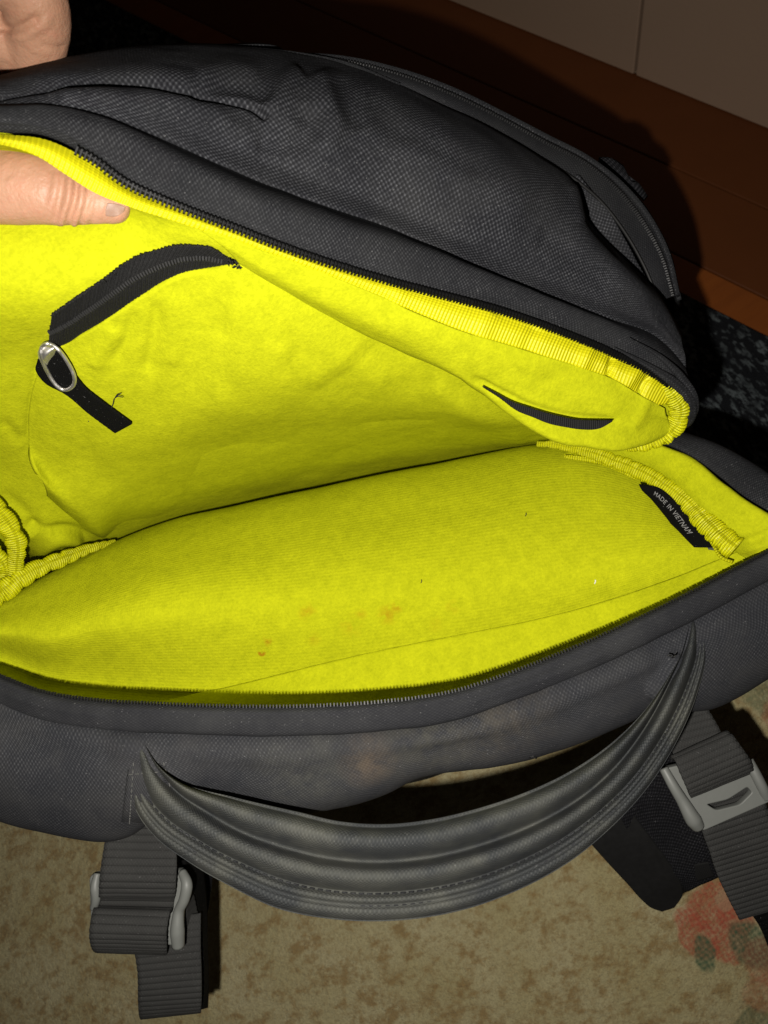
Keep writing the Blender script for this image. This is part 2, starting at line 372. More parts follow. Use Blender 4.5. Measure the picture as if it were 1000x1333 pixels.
def m_rug():
    n = N('beige_rug'); ob = n.obj()
    mp = n.add('ShaderNodeMapping'); n.l.new(ob, mp.inputs[0]); mp.inputs['Scale'].default_value = (1, 1.3, 1); mp.inputs['Rotation'].default_value = (0, 0, .6)
    a = n.noise(mp.outputs[0], 75, 5, .7); b = n.noise(ob, 14, 3); fz = n.noise(ob, 800, 2, .7); md = n.noise(ob, 260, 3, .7)
    c = n.mix(n.ramp(b, (.35, 0.0), (.65, 1.0)), (.54, .465, .235), (.62, .55, .32))
    c = n.mix(n.math('MULTIPLY', n.ramp(a, (.48, 0.0), (.62, 1.0)), .85), c, (.36, .235, .09))
    c = n.mix(n.math('MULTIPLY', n.ramp(md, (.48, 0.0), (.66, 1.0)), .5), c, (.40, .30, .14))
    c = n.mix(n.math('MULTIPLY', n.ramp(fz, (.35, 1.0), (.5, 0.0)), .35), c, (.25, .20, .10))
    wob = n.noise(ob, 70, 3, col=True)
    vv = n.add('ShaderNodeVectorMath', operation='MULTIPLY_ADD'); n.l.new(wob, vv.inputs[0]); vv.inputs[1].default_value = (.012, .012, .0); n.l.new(ob, vv.inputs[2])
    off = np.array([.006, .006, 0])
    sg = sep(n, vv.outputs[0]); k_ = 2*math.pi/.0075
    chk = n.math('MULTIPLY_ADD', n.math('MULTIPLY', n.math('SINE', n.math('MULTIPLY', n.math('ADD', sg[0], sg[1]), k_)), n.math('SINE', n.math('MULTIPLY', n.math('SUBTRACT', sg[0], sg[1]), k_))), .28, .78)
    def blob(u, v, rpx, col, k=.8, sq=1.0, ang=0.0):
        nonlocal c
        p = FL(u, v)+off; m2 = n.add('ShaderNodeMapping', vector_type='TEXTURE'); n.l.new(vv.outputs[0], m2.inputs[0])
        m2.inputs['Location'].default_value = tuple(p); m2.inputs['Rotation'].default_value = (0, 0, ang)
        r = rpx/F*.66; m2.inputs['Scale'].default_value = (r, r*sq, 1.0)
        sp = sep(n, m2.outputs[0]); d = n.math('SQRT', n.math('ADD', n.math('MULTIPLY', sp[0], sp[0]), n.math('MULTIPLY', sp[1], sp[1])))
        m = n.ramp(d, (.80, 1.0), (1.05, 0.0)); m = n.math('MULTIPLY', m, n.math('MULTIPLY', n.ramp(md, (.30, .65), (.55, 1.0)), chk))
        c = n.mix(n.math('MULTIPLY', m, k), c, col)
    R_ = (.52, .115, .065); G_ = (.10, .16, .085)
    blob(925, 1178, 34, R_, .85, .8, .3); blob(955, 1190, 24, R_, .85); blob(905, 1215, 22, R_, .8, 1.5, 0); blob(948, 1228, 26, R_, .8, .8)
    blob(916, 1240, 22, G_, .95, .6, 1.0); blob(976, 1228, 24, G_, .95, 1.3, .2); blob(940, 1172, 12, (.56, .42, .25), .6); blob(1000, 1250, 30, R_, .4)
    blob(993, 905, 26, G_, .55, 1.6, .2); blob(1020, 930, 30, R_, .4); blob(978, 1330, 26, G_, .6, .6); blob(990, 1290, 26, R_, .3, .7)
    n.fin(c, .95, n.bump(n.math('ADD', n.math('MULTIPLY', md, 1.6), fz), .0022, .9), Specular_IOR_Level=.1, Sheen_Weight=.1)
m_rug()
fl_o = wbox('floor', -3.2, 2.2, -3.2, .02, -.06, -.021, 'varnished_wood', None, 0, 'structure')
pw = .092
t = -.0; k = 0
while t > -1.0:                                              # boards parallel to the wall
    wbox('plank', -1.9, .9+.0*k, t-pw+.0012, t, -.020, -.004, 'varnished_wood' if k > 1 else 'flash_falloff_wood', fl_o, .0012); t -= pw; k += 1
wall = wbox('wall', -3.2, 2.2, .014, .10, -.05, 1.2, 'painted_panel', None, 0, 'structure')
# seam between the two panels passes through (829, 92) in the photograph
d0 = M @ np.array([(829-CX)/F, (CY-92)/F, -1.0]); tt = ((A0-CAM) @ wn)/(d0 @ wn); seam = (CAM+d0*tt-A0) @ wd
for (a, b) in ((seam-1.25, seam-.626), (seam-.622, seam-.0016), (seam+.0016, seam+.62), (seam+.624, seam+1.25)):
    wbox('panel', a, b, -.004, .012, -.003, 1.19, 'painted_panel', wall, .0015)
# rug and mat
Q = FL(1000, 770)
tr = (Q-A0) @ wn
def sheet(name, s0, s1, t0, t1, z, mat, label, cat, seed, amp=.0012, thick=.006):
    nu, nv = 150, 120
    S, T = np.meshgrid(np.linspace(s0, s1, nu), np.linspace(t0, t1, nv))
    G = A0+wd*S[..., None]+wn*T[..., None]; G[..., 2] = z+amp*fbm(G, 9, seed)
    o = gridmesh(name, G, mat, None, thick, -1.0); o['label'] = label; o['category'] = cat; return o
sheet('rug', -1.5, 1.0, tr-1.3, tr, .006, 'beige_rug', 'beige patterned rug with red flowers under the backpack', 'rug', 3)
E0 = FL(880, 380); te = (E0-A0) @ wn
sheet('floor_mat', -1.1, .9, tr+.004, te, .004, 'speckled_pile', 'dark mat with pale grey speckles between rug and wooden floor', 'mat', 5)

# ================================================================== backpack
BP = thing('backpack', 'dark grey backpack standing open, its bright yellow fleece lining showing', 'backpack')

# ---- front panel held up by the hand
A_ = [(-80,165,.232),(0,172,.235),(60,178,.24),(115,204,.245),(165,239,.25),(225,266,.256),(300,295,.265),(380,326,.275),(500,364,.29),(575,384,.3),(650,404,.31),(725,430,.32),(800,461,.332),(860,493,.342),(893,520,.352)]
B_ = [(-80,150,.231),(0,156,.2335),(60,160,.2395),(115,184,.2435),(165,214,.2485),(225,243,.2545),(300,272,.263),(380,303,.273),(500,342,.288),(575,362,.298),(650,382,.3075),(725,408,.3175),(800,440,.3295),(862,474,.3395),(899,508,.351)]
B2 = [(-80,138,.232),(0,140,.234),(60,140,.24),(125,158,.244),(185,185,.249),(245,215,.256),(318,246,.264),(398,278,.273),(500,312,.287),(575,335,.297),(648,362,.307),(725,392,.317),(800,424,.329),(862,460,.339),(898,494,.351)]
D_ = [(-80,128,.236),(0,130,.238),(60,132,.243),(130,147,.248),(200,173,.2555),(270,204,.266),(340,234,.277),(420,264,.286),(500,291,.297),(560,316,.306),(640,352,.315),(720,384,.325),(800,413,.335),(860,440,.344),(894,476,.353)]
E0_ = [(-80,120,.240),(0,120,.242),(60,118,.247),(140,130,.250),(215,155,.2555),(290,186,.262),(365,214,.270),(440,244,.279),(510,270,.289),(580,300,.298),(655,335,.309),(730,370,.320),(805,402,.331),(860,430,.341),(893,465,.352)]
E1 = [(-80,112,.245),(0,112,.248),(80,102,.253),(150,108,.256),(230,118,.258),(310,140,.263),(390,160,.268),(470,185,.276),(560,215,.286),(640,255,.296),(715,302,.309),(785,350,.321),(845,400,.334),(890,452,.350)]
Fp = [(-80,112,.262),(0,106,.268),(85,80,.275),(150,68,.281),(230,62,.288),(310,64,.294),(400,73,.299),(480,95,.305),(560,132,.308),(640,170,.317),(700,205,.323),(748,240,.33),(764,285,.332),(792,320,.335),(825,352,.339),(860,388,.345),(889,438,.355)]
Fq = [(a, b-4, d+.012) for a, b, d in Fp]; Fr = [(a, b+6, d+.035) for a, b, d in Fp]
G = surf([[(a, b, d+.005) for a, b, d in B2], [(a, b+3, d+.0022) for a, b, d in D_], E0_, E1, Fp, Fq, Fr], 260, 150)
G = crease(G, [
    ([(-20,127),(50,113),(120,107),(200,110),(270,128),(335,142),(345,150)], 5, -.0045, 1),
    ([(-20,112),(60,98),(150,92),(220,96),(260,108)], 12, .0012, .5),
    ([(60,130),(150,126),(240,138),(310,160)], 14, .0022),
    ([(245,125),(300,112),(335,118),(352,135)], 14, -.0022),
    ([(340,150),(355,140),(372,110),(395,92)], 15, .0020),
    ([(255,102),(300,90),(340,98)], 15, .0016),
    ([(330,190),(375,188),(400,170),(402,135)], 18, -.0032),
    ([(420,200),(435,160),(425,120),(410,92)], 17, .0024),
    ([(440,100),(452,130),(475,165)], 17, -.0014),
    ([(330,175),(300,165),(270,158)], 12, .001),
    ([(480,110),(500,150),(560,190),(640,230)], 16, -.0014),
    ([(520,180),(600,230),(690,290)], 30, .0022),
    ([(700,300),(740,330),(800,380)], 16, -.0015),
    ([(745,238),(752,262),(757,290)], 8, .0012),
])
G = rumple(G, .0006, 28, 4)
front = gridmesh('front_panel', G, 'coarse_weave', BP, .0016)
# rim band with the fine weave between the zip and the crease
Bd = [(a, b, d+.006) for a, b, d in D_]
G = surf([[(a, b+1.5, d+.003) for a, b, d in A_], [(a, b-5, d+.0005) for a, b, d in A_], B_, B2, [(a, b+4, d+.0012) for a, b, d in D_], [(a, b, d+.004) for a, b, d in Bd]], 260, 50)
G = crease(G, [([(a, b-7) for a, b, d in A_], 3.5, -.0006, 1), ([(60,150),(140,172),(230,212),(330,262),(430,305)], 12, .0014), ([(450,332),(560,368),(700,415),(830,475)], 5, -.0005)])
G = rumple(G, .0004, 40, 9)
gridmesh('rim_band', G, 'fine_weave', BP, .0015)
# zipper on the raised rim
ZU = [p for p in A_ if p[0] > 100]
ZU = [(100,196,.2435)]+ZU
teeth('zipper_teeth', ZU, .00145, .00075, .0034, .0011, 'black_teeth', BP, lift=.0013, side=0)
tube('zipper_cord', cr(W([(a, b-2, d) for a, b, d in ZU]), 220), .0011, 'black_teeth', BP, 8)
# thick end of the black rim that curls round the corner
path = cr(W([(800,452,.3295),(850,480,.338),(882,502,.345),(897,520,.351),(899,536,.357),(893,548,.366),(884,552,.38)]), 60)
tube('rim_piping', path, np.interp(np.linspace(0, 1, 60), [0, .4, .8, 1], [.0002, .0022, .0032, .0022]), 'fine_weave', BP, 14)
path = cr(W([(820,440,.328),(862,466,.336),(888,492,.344),(903,515,.350),(905,530,.356),(899,545,.366)]), 60)
tube('rim_piping', path, np.interp(np.linspace(0, 1, 60), [0, .5, 1], [.0002, .0018, .0019]), 'fine_weave', BP, 12)

# ---- front pocket behind the front panel, with its own zip
S0 = [(380,92,.300),(440,98,.304),(520,118,.312),(590,146,.320),(650,176,.328),(710,210,.336),(752,236,.342),(782,262,.348),(812,300,.355),(838,345,.362),(858,392,.368)]
S1 = [(380,80,.300),(440,86,.305),(520,107,.312),(590,135,.321),(650,164,.330),(710,198,.338),(757,222,.345),(792,252,.352),(822,290,.359),(850,338,.365),(868,388,.371)]
S2 = [(380,72,.310),(440,76,.313),(520,93,.320),(590,118,.329),(650,147,.338),(710,178,.346),(764,206,.353),(808,240,.360),(842,280,.367),(868,330,.373),(881,384,.378)]
S3 = [(375,70,.325),(438,74,.330),(520,92,.335),(590,117,.345),(650,146,.352),(710,177,.36),(766,206,.368),(812,240,.374),(846,280,.38),(872,332,.386),(884,386,.39)]
pk = surf([[(700,225,.352),(722,262,.356),(745,300,.358),(780,345,.362),(820,392,.366),(850,420,.370)], [(735,228,.344),(757,262,.348),(775,300,.352),(800,338,.358),(830,376,.364),(856,405,.369)], [(752,232,.341),(785,265,.347),(808,300,.353),(830,340,.360),(850,376,.366),(862,398,.369)]], 60, 30)
pk = rumple(pk, .0006, 40, 12); gridmesh('front_pocket', pk, 'coarse_weave', BP, .0015)
zb = surf([S0, S1, S2, S3], 420, 30)
n_ = normals(zb); P_ = PIX(zb)
gridmesh('pocket_zip_tape', ribs(zb, .0021, .00045, 1, .6), 'zip_tape', BP, .0012)
mid = [tuple((np.array(a)*.45+np.array(b)*.55)-np.array([0, 0, .0018])) for a, b in zip(S1, S2)]
teeth('pocket_zip_teeth', mid, .0012, .0007, .0028, .0009, 'metal_teeth', BP, lift=-.0003)
tube('zip_edge_seam', cr(W([(a, b, d-.0012) for a, b, d in S0]), 160), .0007, 'black_foam', BP, 8)
tube('zip_edge_piping', cr(W([(a+1, b, d-.002) for a, b, d in S2]), 160), .0013, 'fine_weave', BP, 10)
# side of the front pocket going down to the floor
S4 = [(360,64,.31),(300,60,.302),(230,57,.297),(150,64,.292),(60,88,.286),(-80,110,.284)][::-1]
back = [(a, b+2, d+.004) for a, b, d in S4]+[(a-2, b+5, d) for a, b, d in S3]
G = surf([back], 200, 2) if False else surf([back, [(a, b+4, d+.02) for a, b, d in back]], 200, 90, drop=[(.06, 0.0), (.2, .0), (.34, .02), (9, .12)])
G = rumple(G, .002, 14, 2); gridmesh('front_bottom_panel', G, 'fine_weave', BP, .002)
G = surf([[(780,204,.372),(795,205,.371),(812,215,.372)], [(783,216,.37),(800,222,.37),(822,236,.37)], [(800,236,.38),(820,246,.38),(838,262,.38)]], 24, 16)
gridmesh('compression_strap_end', G, 'black_mesh', BP, .003)
tube('crest_piping', cr(W([(-80,113,.272),(0,107,.276),(85,81,.283),(150,69,.289),(230,63,.295),(310,65,.300),(400,74,.304),(450,84,.307),(520,112,.311)]), 160), .0013, 'fine_weave', BP, 10)

# ---- yellow ribbon under the raised zip
R0 = [(-80,168,.2345),(0,175,.2375),(60,182,.2425),(115,208,.2475),(165,243,.2525),(225,269,.2585),(300,298,.2675),(380,329,.2775),(500,367,.2925),(575,387,.3025),(650,407,.3125),(725,433,.3225),(800,464,.3345),(850,488,.342),(882,508,.349)]
R1 = [(-80,196,.2365),(0,188,.2375),(48,203,.2415),(84,226,.2445),(122,250,.2475),(166,268,.251),(225,287,.258),(300,312,.268),(380,341,.278),(500,388,.294),(550,410,.301),(600,430,.308),(660,448,.316),(720,467,.324),(765,481,.331),(800,494,.336),(830,512,.342),(850,527,.347),(868,526,.3495)]
Rm = [tuple(np.array(p)*.5+np.array(q)*.5-np.array([0, 0, .0015])) for p, q in zip([tuple(x) for x in cr(np.array(R0), 16)], [tuple(x) for x in cr(np.array(R1), 16)])]
G = surf([R0, Rm, R1], 500, 22)
G = crease(G, [([(770,450),(760,470),(752,490)], 9, .0016), ([(800,462),(795,480),(793,500)], 5, -.0022), ([(832,478),(815,500),(806,512)], 9, .0020), ([(846,488),(836,508),(828,530)], 4, -.0025), ([(520,372),(518,385),(515,400)], 12, .0006), ([(640,405),(630,425),(625,445)], 14, .0008), ([(700,425),(690,445),(686,462)], 10, -.0008)])
gridmesh('ribbon_binding', ribs(G, .00155, .00022, 1, .7), 'yellow_ribbon', BP, .0008)

# ---- front lining
L0 = [(a, b-2, d+.0015) for a, b, d in R1]+[(875,540,.355)]
L1 = [(-80,330,.262),(0,330,.263),(75,335,.267),(150,335,.272),(250,340,.28),(320,352,.287),(400,385,.302),(480,430,.320),(560,470,.338),(640,500,.355),(720,520,.368),(800,540,.375),(860,560,.378)]
L2 = [(-80,470,.31),(0,470,.312),(75,470,.318),(150,470,.322),(250,480,.332),(330,500,.345),(420,520,.362),(500,532,.377),(580,540,.388),(650,545,.396),(720,552,.40),(800,560,.402),(860,572,.396)]
L3 = [(-80,600,.375),(0,600,.378),(75,610,.385),(150,612,.39),(250,598,.398),(330,590,.41),(420,580,.421),(500,572,.428),(580,567,.432),(650,564,.432),(720,564,.428),(800,570,.42),(860,580,.41)]
L4 = [(-80,700,.425),(0,705,.43),(60,708,.435),(130,712,.48),(250,690,.53),(420,650,.55),(500,635,.55),(600,615,.54),(690,596,.52),(760,592,.475),(820,595,.45),(870,600,.435)]
L5 = [(a, b+20, d+.10) for a, b, d in L4]
La = [(-80,215,.262),(0,215,.263),(60,222,.264),(110,245,.266),(150,268,.264),(195,290,.264),(250,312,.269),(320,330,.277),(400,362,.290),(480,398,.305),(560,430,.320),(640,462,.335),(720,490,.35),(800,515,.36),(870,550,.366)]
G = surf([L0, La, L1, L2, L3, L4, L5], 300, 190)
G = crease(G, [
    ([(30,545),(65,600),(95,640),(118,668),(150,690)], 7, -.0010, .5), ([(55,575),(95,620),(140,665)], 14, .0014),
    ([(0,545),(18,562),(30,576)], 6, -.0016), ([(48,470),(38,540),(33,590)], 5, -.0014, .5),
    ([(30,680),(55,690),(85,688),(120,700)], 7, -.003), ([(40,735),(55,715),(75,702),(110,704)], 8, .0035), ([(30,700),(45,692),(70,694)], 6, .002),
    ([(0,640),(30,665),(50,690)], 10, -.002),
    ([(100,255),(180,285),(260,300)], 20, -.001),
])
G = rumple(G, .0010, 20, 21)
gridmesh('front_lining', G, 'yellow_fleece', BP, .003, -1.0); FLG = G
# ---- loose pocket cloth lying on the front lining
def onlift(rows, k): return [[(a, b, d-k) for a, b, d in r] for r in rows]
P0 = [(62,456,.3105),(75,453,.3085),(105,437,.304),(144,413,.299),(180,388,.293),(210,370,.2885),(240,356,.2855),(270,351,.2835),(315,344,.2835),(360,364,.291),(430,396,.304),(500,428,.3145),(560,458,.327),(620,492,.338),(690,520,.352),(760,545,.362)]
P1 = [(44,500,.327),(60,500,.325),(100,500,.322),(150,492,.3195),(200,485,.3185),(260,480,.3185),(320,480,.316),(380,488,.323),(440,498,.335),(500,508,.347),(560,520,.359),(620,532,.370),(690,545,.383),(760,558,.388)]
P2 = [(37,570,.36),(60,590,.370),(110,600,.378),(170,598,.386),(250,592,.396),(330,584,.408),(420,574,.420),(500,567,.427),(580,562,.431),(650,560,.431),(720,562,.424),(780,566,.415)]
P3 = [(60,640,.39),(85,662,.405),(118,684,.424),(160,690,.475),(250,672,.515),(330,655,.528),(420,638,.532),(500,622,.532),(600,603,.522),(690,588,.497),(740,582,.470),(790,582,.45)]
P4 = [(a, b+18, d+.07) for a, b, d in P3]
P0 = [(a, b, depth_at(FLG, a, b)-.0036) for a, b, d in P0]; P1 = [(a, b, min(d, depth_at(FLG, a, b)-.003)) for a, b, d in P1]; P2 = [(a, b, min(d, depth_at(FLG, a, b)-.003)) for a, b, d in P2]
G = surf([P0, P1, P2, P3, P4], 300, 160)
pc = [
    ([(205,392),(200,440),(190,490)], 9, -.0017), ([(225,380),(228,430),(225,480)], 12, .0012), ([(150,425),(135,455),(120,480)], 12, .0014), ([(175,405),(165,440),(150,470)], 7, -.0010),
    ([(270,365),(330,420),(380,470)], 24, .0012), ([(330,365),(400,425),(470,480),(520,510)], 24, .0020), ([(300,372),(290,400),(285,440)], 12, -.001),
    ([(440,470),(500,540),(560,590)], 60, -.0022), ([(250,620),(350,560),(420,500)], 34, -.0016), ([(80,620),(170,655),(260,650)], 26, .002),
    ([(300,500),(220,560),(120,590)], 34, .0018), ([(560,500),(620,540),(690,570)], 14, .0018),
]
G = crease(G, pc); G = rumple(G, .0007, 26, 31)
gridmesh('pocket_lining', G, 'yellow_fleece', BP, .0022); PLG = G
# rolled lip above the zip opening
lip = [(67,411),(108,383),(144,358),(168,340),(195,328),(225,321),(252,320),(276,324),(291,333),(315,347)]
low = [(62,456),(75,453),(105,436),(144,411),(180,386),(210,368),(240,354),(270,349),(315,347)]
Z0 = lay(FLG, lip, .0022); Z1 = lay(FLG, low, .0020)
Zc = [tuple((np.array(p)+np.array(q))/2) for p, q in zip(cr(np.array(Z0), 12), cr(np.array(Z1), 12))]; Zc = [(a, b, depth_at(FLG, a, b)-.003) for a, b, d in Zc]
G = surf([Z0, Zc, Z1], 260, 40); G = G+normals(G)*(np.random.default_rng(3).normal(0, .00008, G.shape[:2]))[..., None]
gridmesh('pocket_zipper', ribs(G, .0016, .00035, 1, .6), 'black_coil', BP, .0012, label='curved black zip of the inner pocket')
mid = [tuple(np.array(p)-np.array([0, 0, .0010])) for p in Zc[:-1]]
teeth('pocket_zipper_coil', mid, .0011, .0007, .0022, .0005, 'dark_thread', BP)
zp = depth_at(FLG, 74, 477)-.004
# zip pull : slider, ring, webbing tab
def strip(name, left, right, mat, thick, parent=BP, nu=16, nv=60, rib=None, label=None, rump=0, cre=None, off=0.0):
    L = cr(W(left), nv); R = cr(W(right), nv); t = np.linspace(0, 1, nu)[None, :, None]
    G = L[:, None]*(1-t)+R[:, None]*t
    if rump: G = rumple(G, rump, 60, 17)
    if cre: G = crease(G, cre)
    if rib: G = ribs(G, rib[0], rib[1], 0, rib[2] if len(rib) > 2 else .5)
    return gridmesh(name, G, mat, parent, thick, off, label=label)
tl = lambda u, v, k=.0035: (u, v, min(depth_at(PLG, u, v), depth_at(FLG, u, v))-k)
tab = strip('zip_pull', [tl(50,468),tl(47,478),tl(60,497),tl(85,511),tl(115,536),tl(150,562)], [tl(66,450),tl(77,457),tl(98,488),tl(112,505),tl(132,521),tl(172,550)], 'black_webbing', .0016, rib=(.0014, .0002), label='short black webbing tab with a frayed thread')
rc = np.array([74.5, 477.0]); ax = np.array([.50, .866]); bx = np.array([.866, -.50]); ring = []
for k in range(49):
    a = 2*math.pi*k/48; ca, sa = math.cos(a), math.sin(a)
    wq = 14.5*(1 + .12*ca); p = rc+ax*(33*np.sign(ca)*abs(ca)**.8)+bx*(wq*np.sign(sa)*abs(sa)**.85)
    ring.append(tl(p[0], p[1], .0065))
rp = W(np.array(ring)); rp = np.vstack([rp[:-1], rp[:2]])
tube('pull_ring', rp, .00082, 'steel', tab, 10, caps=False, label='bent steel wire ring')
G = surf([[tl(50,470,.004),tl(54,452,.0055),tl(64,447,.004)], [tl(56,474,.006),tl(60,460,.0075),tl(69,452,.006)], [tl(60,480,.004),tl(67,466,.0055),tl(75,458,.004)]], 14, 14)
gridmesh('slider', G, 'steel', tab, .0014)
tube('frayed_thread', cr(W([tl(145,531,.004),tl(147,526,.005),tl(149,519,.006),tl(154,516,.007),tl(160,517,.006)]), 24), .00022, 'dark_thread', tab, 6)
tube('frayed_thread', cr(W([tl(149,519,.006),tl(153,514,.007),tl(158,512,.006)]), 16), .00018, 'dark_thread', tab, 6)
# ---- right hand flap pocket
K1 = [(250,292,.2605),(300,312,.267),(380,341,.277),(500,388,.293),(550,410,.300),(600,430,.307),(660,448,.315),(720,467,.323),(765,481,.330),(800,494,.335),(830,512,.341),(866,532,.349)]
K2 = [(290,322,.270),(360,362,.282),(440,400,.294),(520,430,.303),(580,452,.310),(640,470,.318),(700,488,.326),(750,503,.332),(800,520,.338),(868,544,.352)]
K3 = [(312,346,.281),(380,384,.294),(450,420,.306),(520,451,.314),(585,481,.321),(635,503,.328),(690,531,.335),(735,550,.340),(780,559,.344),(835,556,.350),(872,552,.357)]
K4 = [(312,347,.284),(380,386,.297),(450,423,.309),(520,455,.318),(585,484,.324),(625,507,.330),(655,528,.334),(690,550,.338),(725,567,.341),(760,577,.344),(800,582,.347),(838,575,.353),(874,562,.360)]
K5 = [(a-2, b+1, d+.012) for a, b, d in K4]; K6 = [(a-6, b-3, d+.03) for a, b, d in K4]
G = surf([K1, K2, K3, K4, K5, K6], 260, 90)
G = crease(G, [([(620,495),(680,524),(740,542),(800,548)], 5, -.0018, .5), ([(600,494),(650,535),(700,563),(760,582)], 6, .0012), ([(500,400),(600,445),(720,490)], 20, .0014), ([(845,515),(835,540),(820,560)], 9, .0012), ([(560,430),(640,470),(720,500)], 9, -.0006)])
G = rumple(G, .0006, 34, 41)
gridmesh('flap_lining', G, 'yellow_fleece', BP, .0015)
u0 = [(628,502),(645,511),(665,522),(688,530),(710,537),(730,542),(750,546),(775,547),(798,547)]; l0 = [(628,503),(650,517),(675,535),(695,543),(715,551),(738,556),(760,559),(780,558),(797,549)]
G = surf([[(a, b, .3245+(a-628)*.00007) for a, b in u0], [(a, b, .3245+(a-628)*.00007) for a, b in l0]], 120, 12)
gridmesh('flap_zipper', ribs(G, .0014, .0003, 1), 'black_coil', BP, .001, label='thin black zip curving across the small inner pocket')

# ---- gathered elastic edges
def gather(path_px, r, seed, pitch=.0068, parent=BP, squash=.58, n=420):
    P = cr(W(path_px), n); s = np.concatenate([[0], np.cumsum(np.linalg.norm(np.diff(P, axis=0), axis=1))])
    rg = np.random.default_rng(seed); x = 0; edges = [0.0]
    while x < s[-1]: x += pitch*rg.uniform(.55, 1.4); edges.append(x)
    edges = np.array(edges); k = np.clip(np.searchsorted(edges, s)-1, 0, len(edges)-2)
    th = np.linspace(0, 2*np.pi, 22, endpoint=False); R = np.empty((n, 22))
    amp = rg.uniform(.10, .42, len(edges)); tilt = rg.uniform(-.5, .5, len(edges))+.35; base = rg.uniform(.9, 1.1, len(edges))
    rr = np.interp(np.linspace(0, 1, n), np.linspace(0, 1, len(r)), r)
    for j, t in enumerate(th):
        ss = s+np.sin(t)*pitch*.55+.0011*np.sin(2*t+s*260); kk = np.clip(np.searchsorted(edges, ss)-1, 0, len(edges)-2)
        ph = np.clip((ss-edges[kk])/(edges[kk+1]-edges[kk]), 0, 1)
        R[:, j] = rr*(base[kk]*(1-amp[kk])+amp[kk]*np.sin(np.pi*ph)**.6+.045*np.sin(2*np.pi*ss/.0013))
    P = P+.0004*np.stack([noise(P, 140, seed+i) for i in range(3)], 1)
    o = tube('gathered_piping', P, R, 'yellow_gather', parent, 22, squash, uvk=1.0)
    return o
gather([(866,500,.345),(876,516,.349),(884,533,.353),(880,551,.358),(862,568,.363),(838,577,.367),(815,580,.373)], [.0034,.0044,.0047,.0048,.0044,.0040,.0032], 3)
gather([(700,577,.432),(750,584,.424),(800,600,.412),(850,622,.40),(890,650,.39),(925,684,.378),(948,706,.370),(958,714,.368)], [.0016,.0026,.0038,.0040,.0040,.0046,.0062,.0060], 5, .0062, n=620)
gather([(735,594,.428),(780,600,.418),(830,622,.408)], [.0012,.0018,.0012], 6, .003)
gather([(-30,640,.385),(-4,665,.388),(14,688,.392),(22,714,.397),(20,736,.402),(18,752,.405)], [.0058,.0056,.0056,.0054,.0044,.004], 7, .009)
gather([(-60,700,.39),(-20,712,.395),(2,735,.40),(8,752,.405)], [.006,.006,.005,.004], 8, .006)
gather([(-50,800,.385),(0,772,.397),(26,753,.404),(50,741,.412),(74,730,.420),(98,721,.430),(125,712,.440),(150,705,.452)], [.0064,.0062,.0058,.0050,.0044,.0036,.0026,.0014], 9, .0078, n=520)
# stitched edge beneath the lower piping
tube('stitched_edge', cr(W([(893,664,.390),(905,676,.386),(918,692,.381),(929,710,.376),(940,726,.371),(954,732,.368)]), 80), .0008, 'yellow_gather', BP, 8)

# ---- back lining, the padded divider bulging toward the viewer
T0 = [(-80,795,.41),(0,783,.415),(60,750,.43),(130,716,.445),(200,686,.455),(330,654,.462),(420,636,.464),(500,619,.464),(600,599,.462),(690,582,.456),(760,580,.445),(850,606,.43),(940,664,.41),(1040,655,.40)]
T_1 = [(a, b+10, d+.10) for a, b, d in T0]; T_0 = [(a, b+1, d+.02) for a, b, d in T0]
def dz(r, k): return [(a, b, d-k) for a, b, d in r]
T1 = [(-80,806,.398),(0,797,.402),(60,780,.408),(130,752,.416),(200,728,.422),(330,700,.430),(420,686,.432),(500,673,.433),(600,656,.431),(690,640,.426),(770,635,.42),(850,652,.41),(930,684,.398),(1030,672,.388)]
T2 = [(-80,832,.390),(0,824,.392),(60,828,.392),(130,812,.395),(200,800,.398),(330,785,.402),(420,775,.404),(500,765,.405),(600,755,.405),(690,745,.404),(780,733,.401),(860,718,.394),(940,712,.389),(1030,690,.382)]
T3 = [(-80,872,.404),(0,868,.406),(50,887,.410),(130,898,.413),(200,904,.411),(330,908,.410),(420,905,.410),(500,899,.410),(600,885,.408),(690,860,.405),(780,825,.400),(860,790,.391),(940,753,.378),(1030,716,.372)]
T4 = [(a, b+34, d-.012) for a, b, d in T3]; T5 = [(a, b+60, d-.01) for a, b, d in T3]
G = surf([T_1, T_0, T0, [(a, b, d-.004*float(np.clip(a/200, 0, 1))) for a, b, d in T1], [(a, b, d-.0065*float(np.clip(a/250, 0, 1))) for a, b, d in T2], T3, T4, T5], 320, 150)
G = crease(G, [([(300,740),(450,770),(600,790)], 50, -.0015), ([(120,830),(250,770),(380,760)], 40, .0012), ([(700,640),(600,660),(480,680)], 22, -.0006)])
G = rumple(G, .0008, 16, 51)
m_fleece('yellow_fleece_knit', YA, YB, knit=.07, stain=[(u, v, depth_at(G, u, v), r, k) for u, v, r, k in ((341,850,.0026,3), (344,843,.0026,3.5), (347,835,.0036,1.2), (400,797,.0060,.6), (505,800,.0070,.7), (518,790,.004,.8), (590,790,.005,.4), (408,832,.005,.4), (455,815,.009,.35), (470,800,.004,.5), (565,812,.006,.3))])
BLG = G; gridmesh('back_lining', G, 'yellow_fleece_knit', BP, .003)
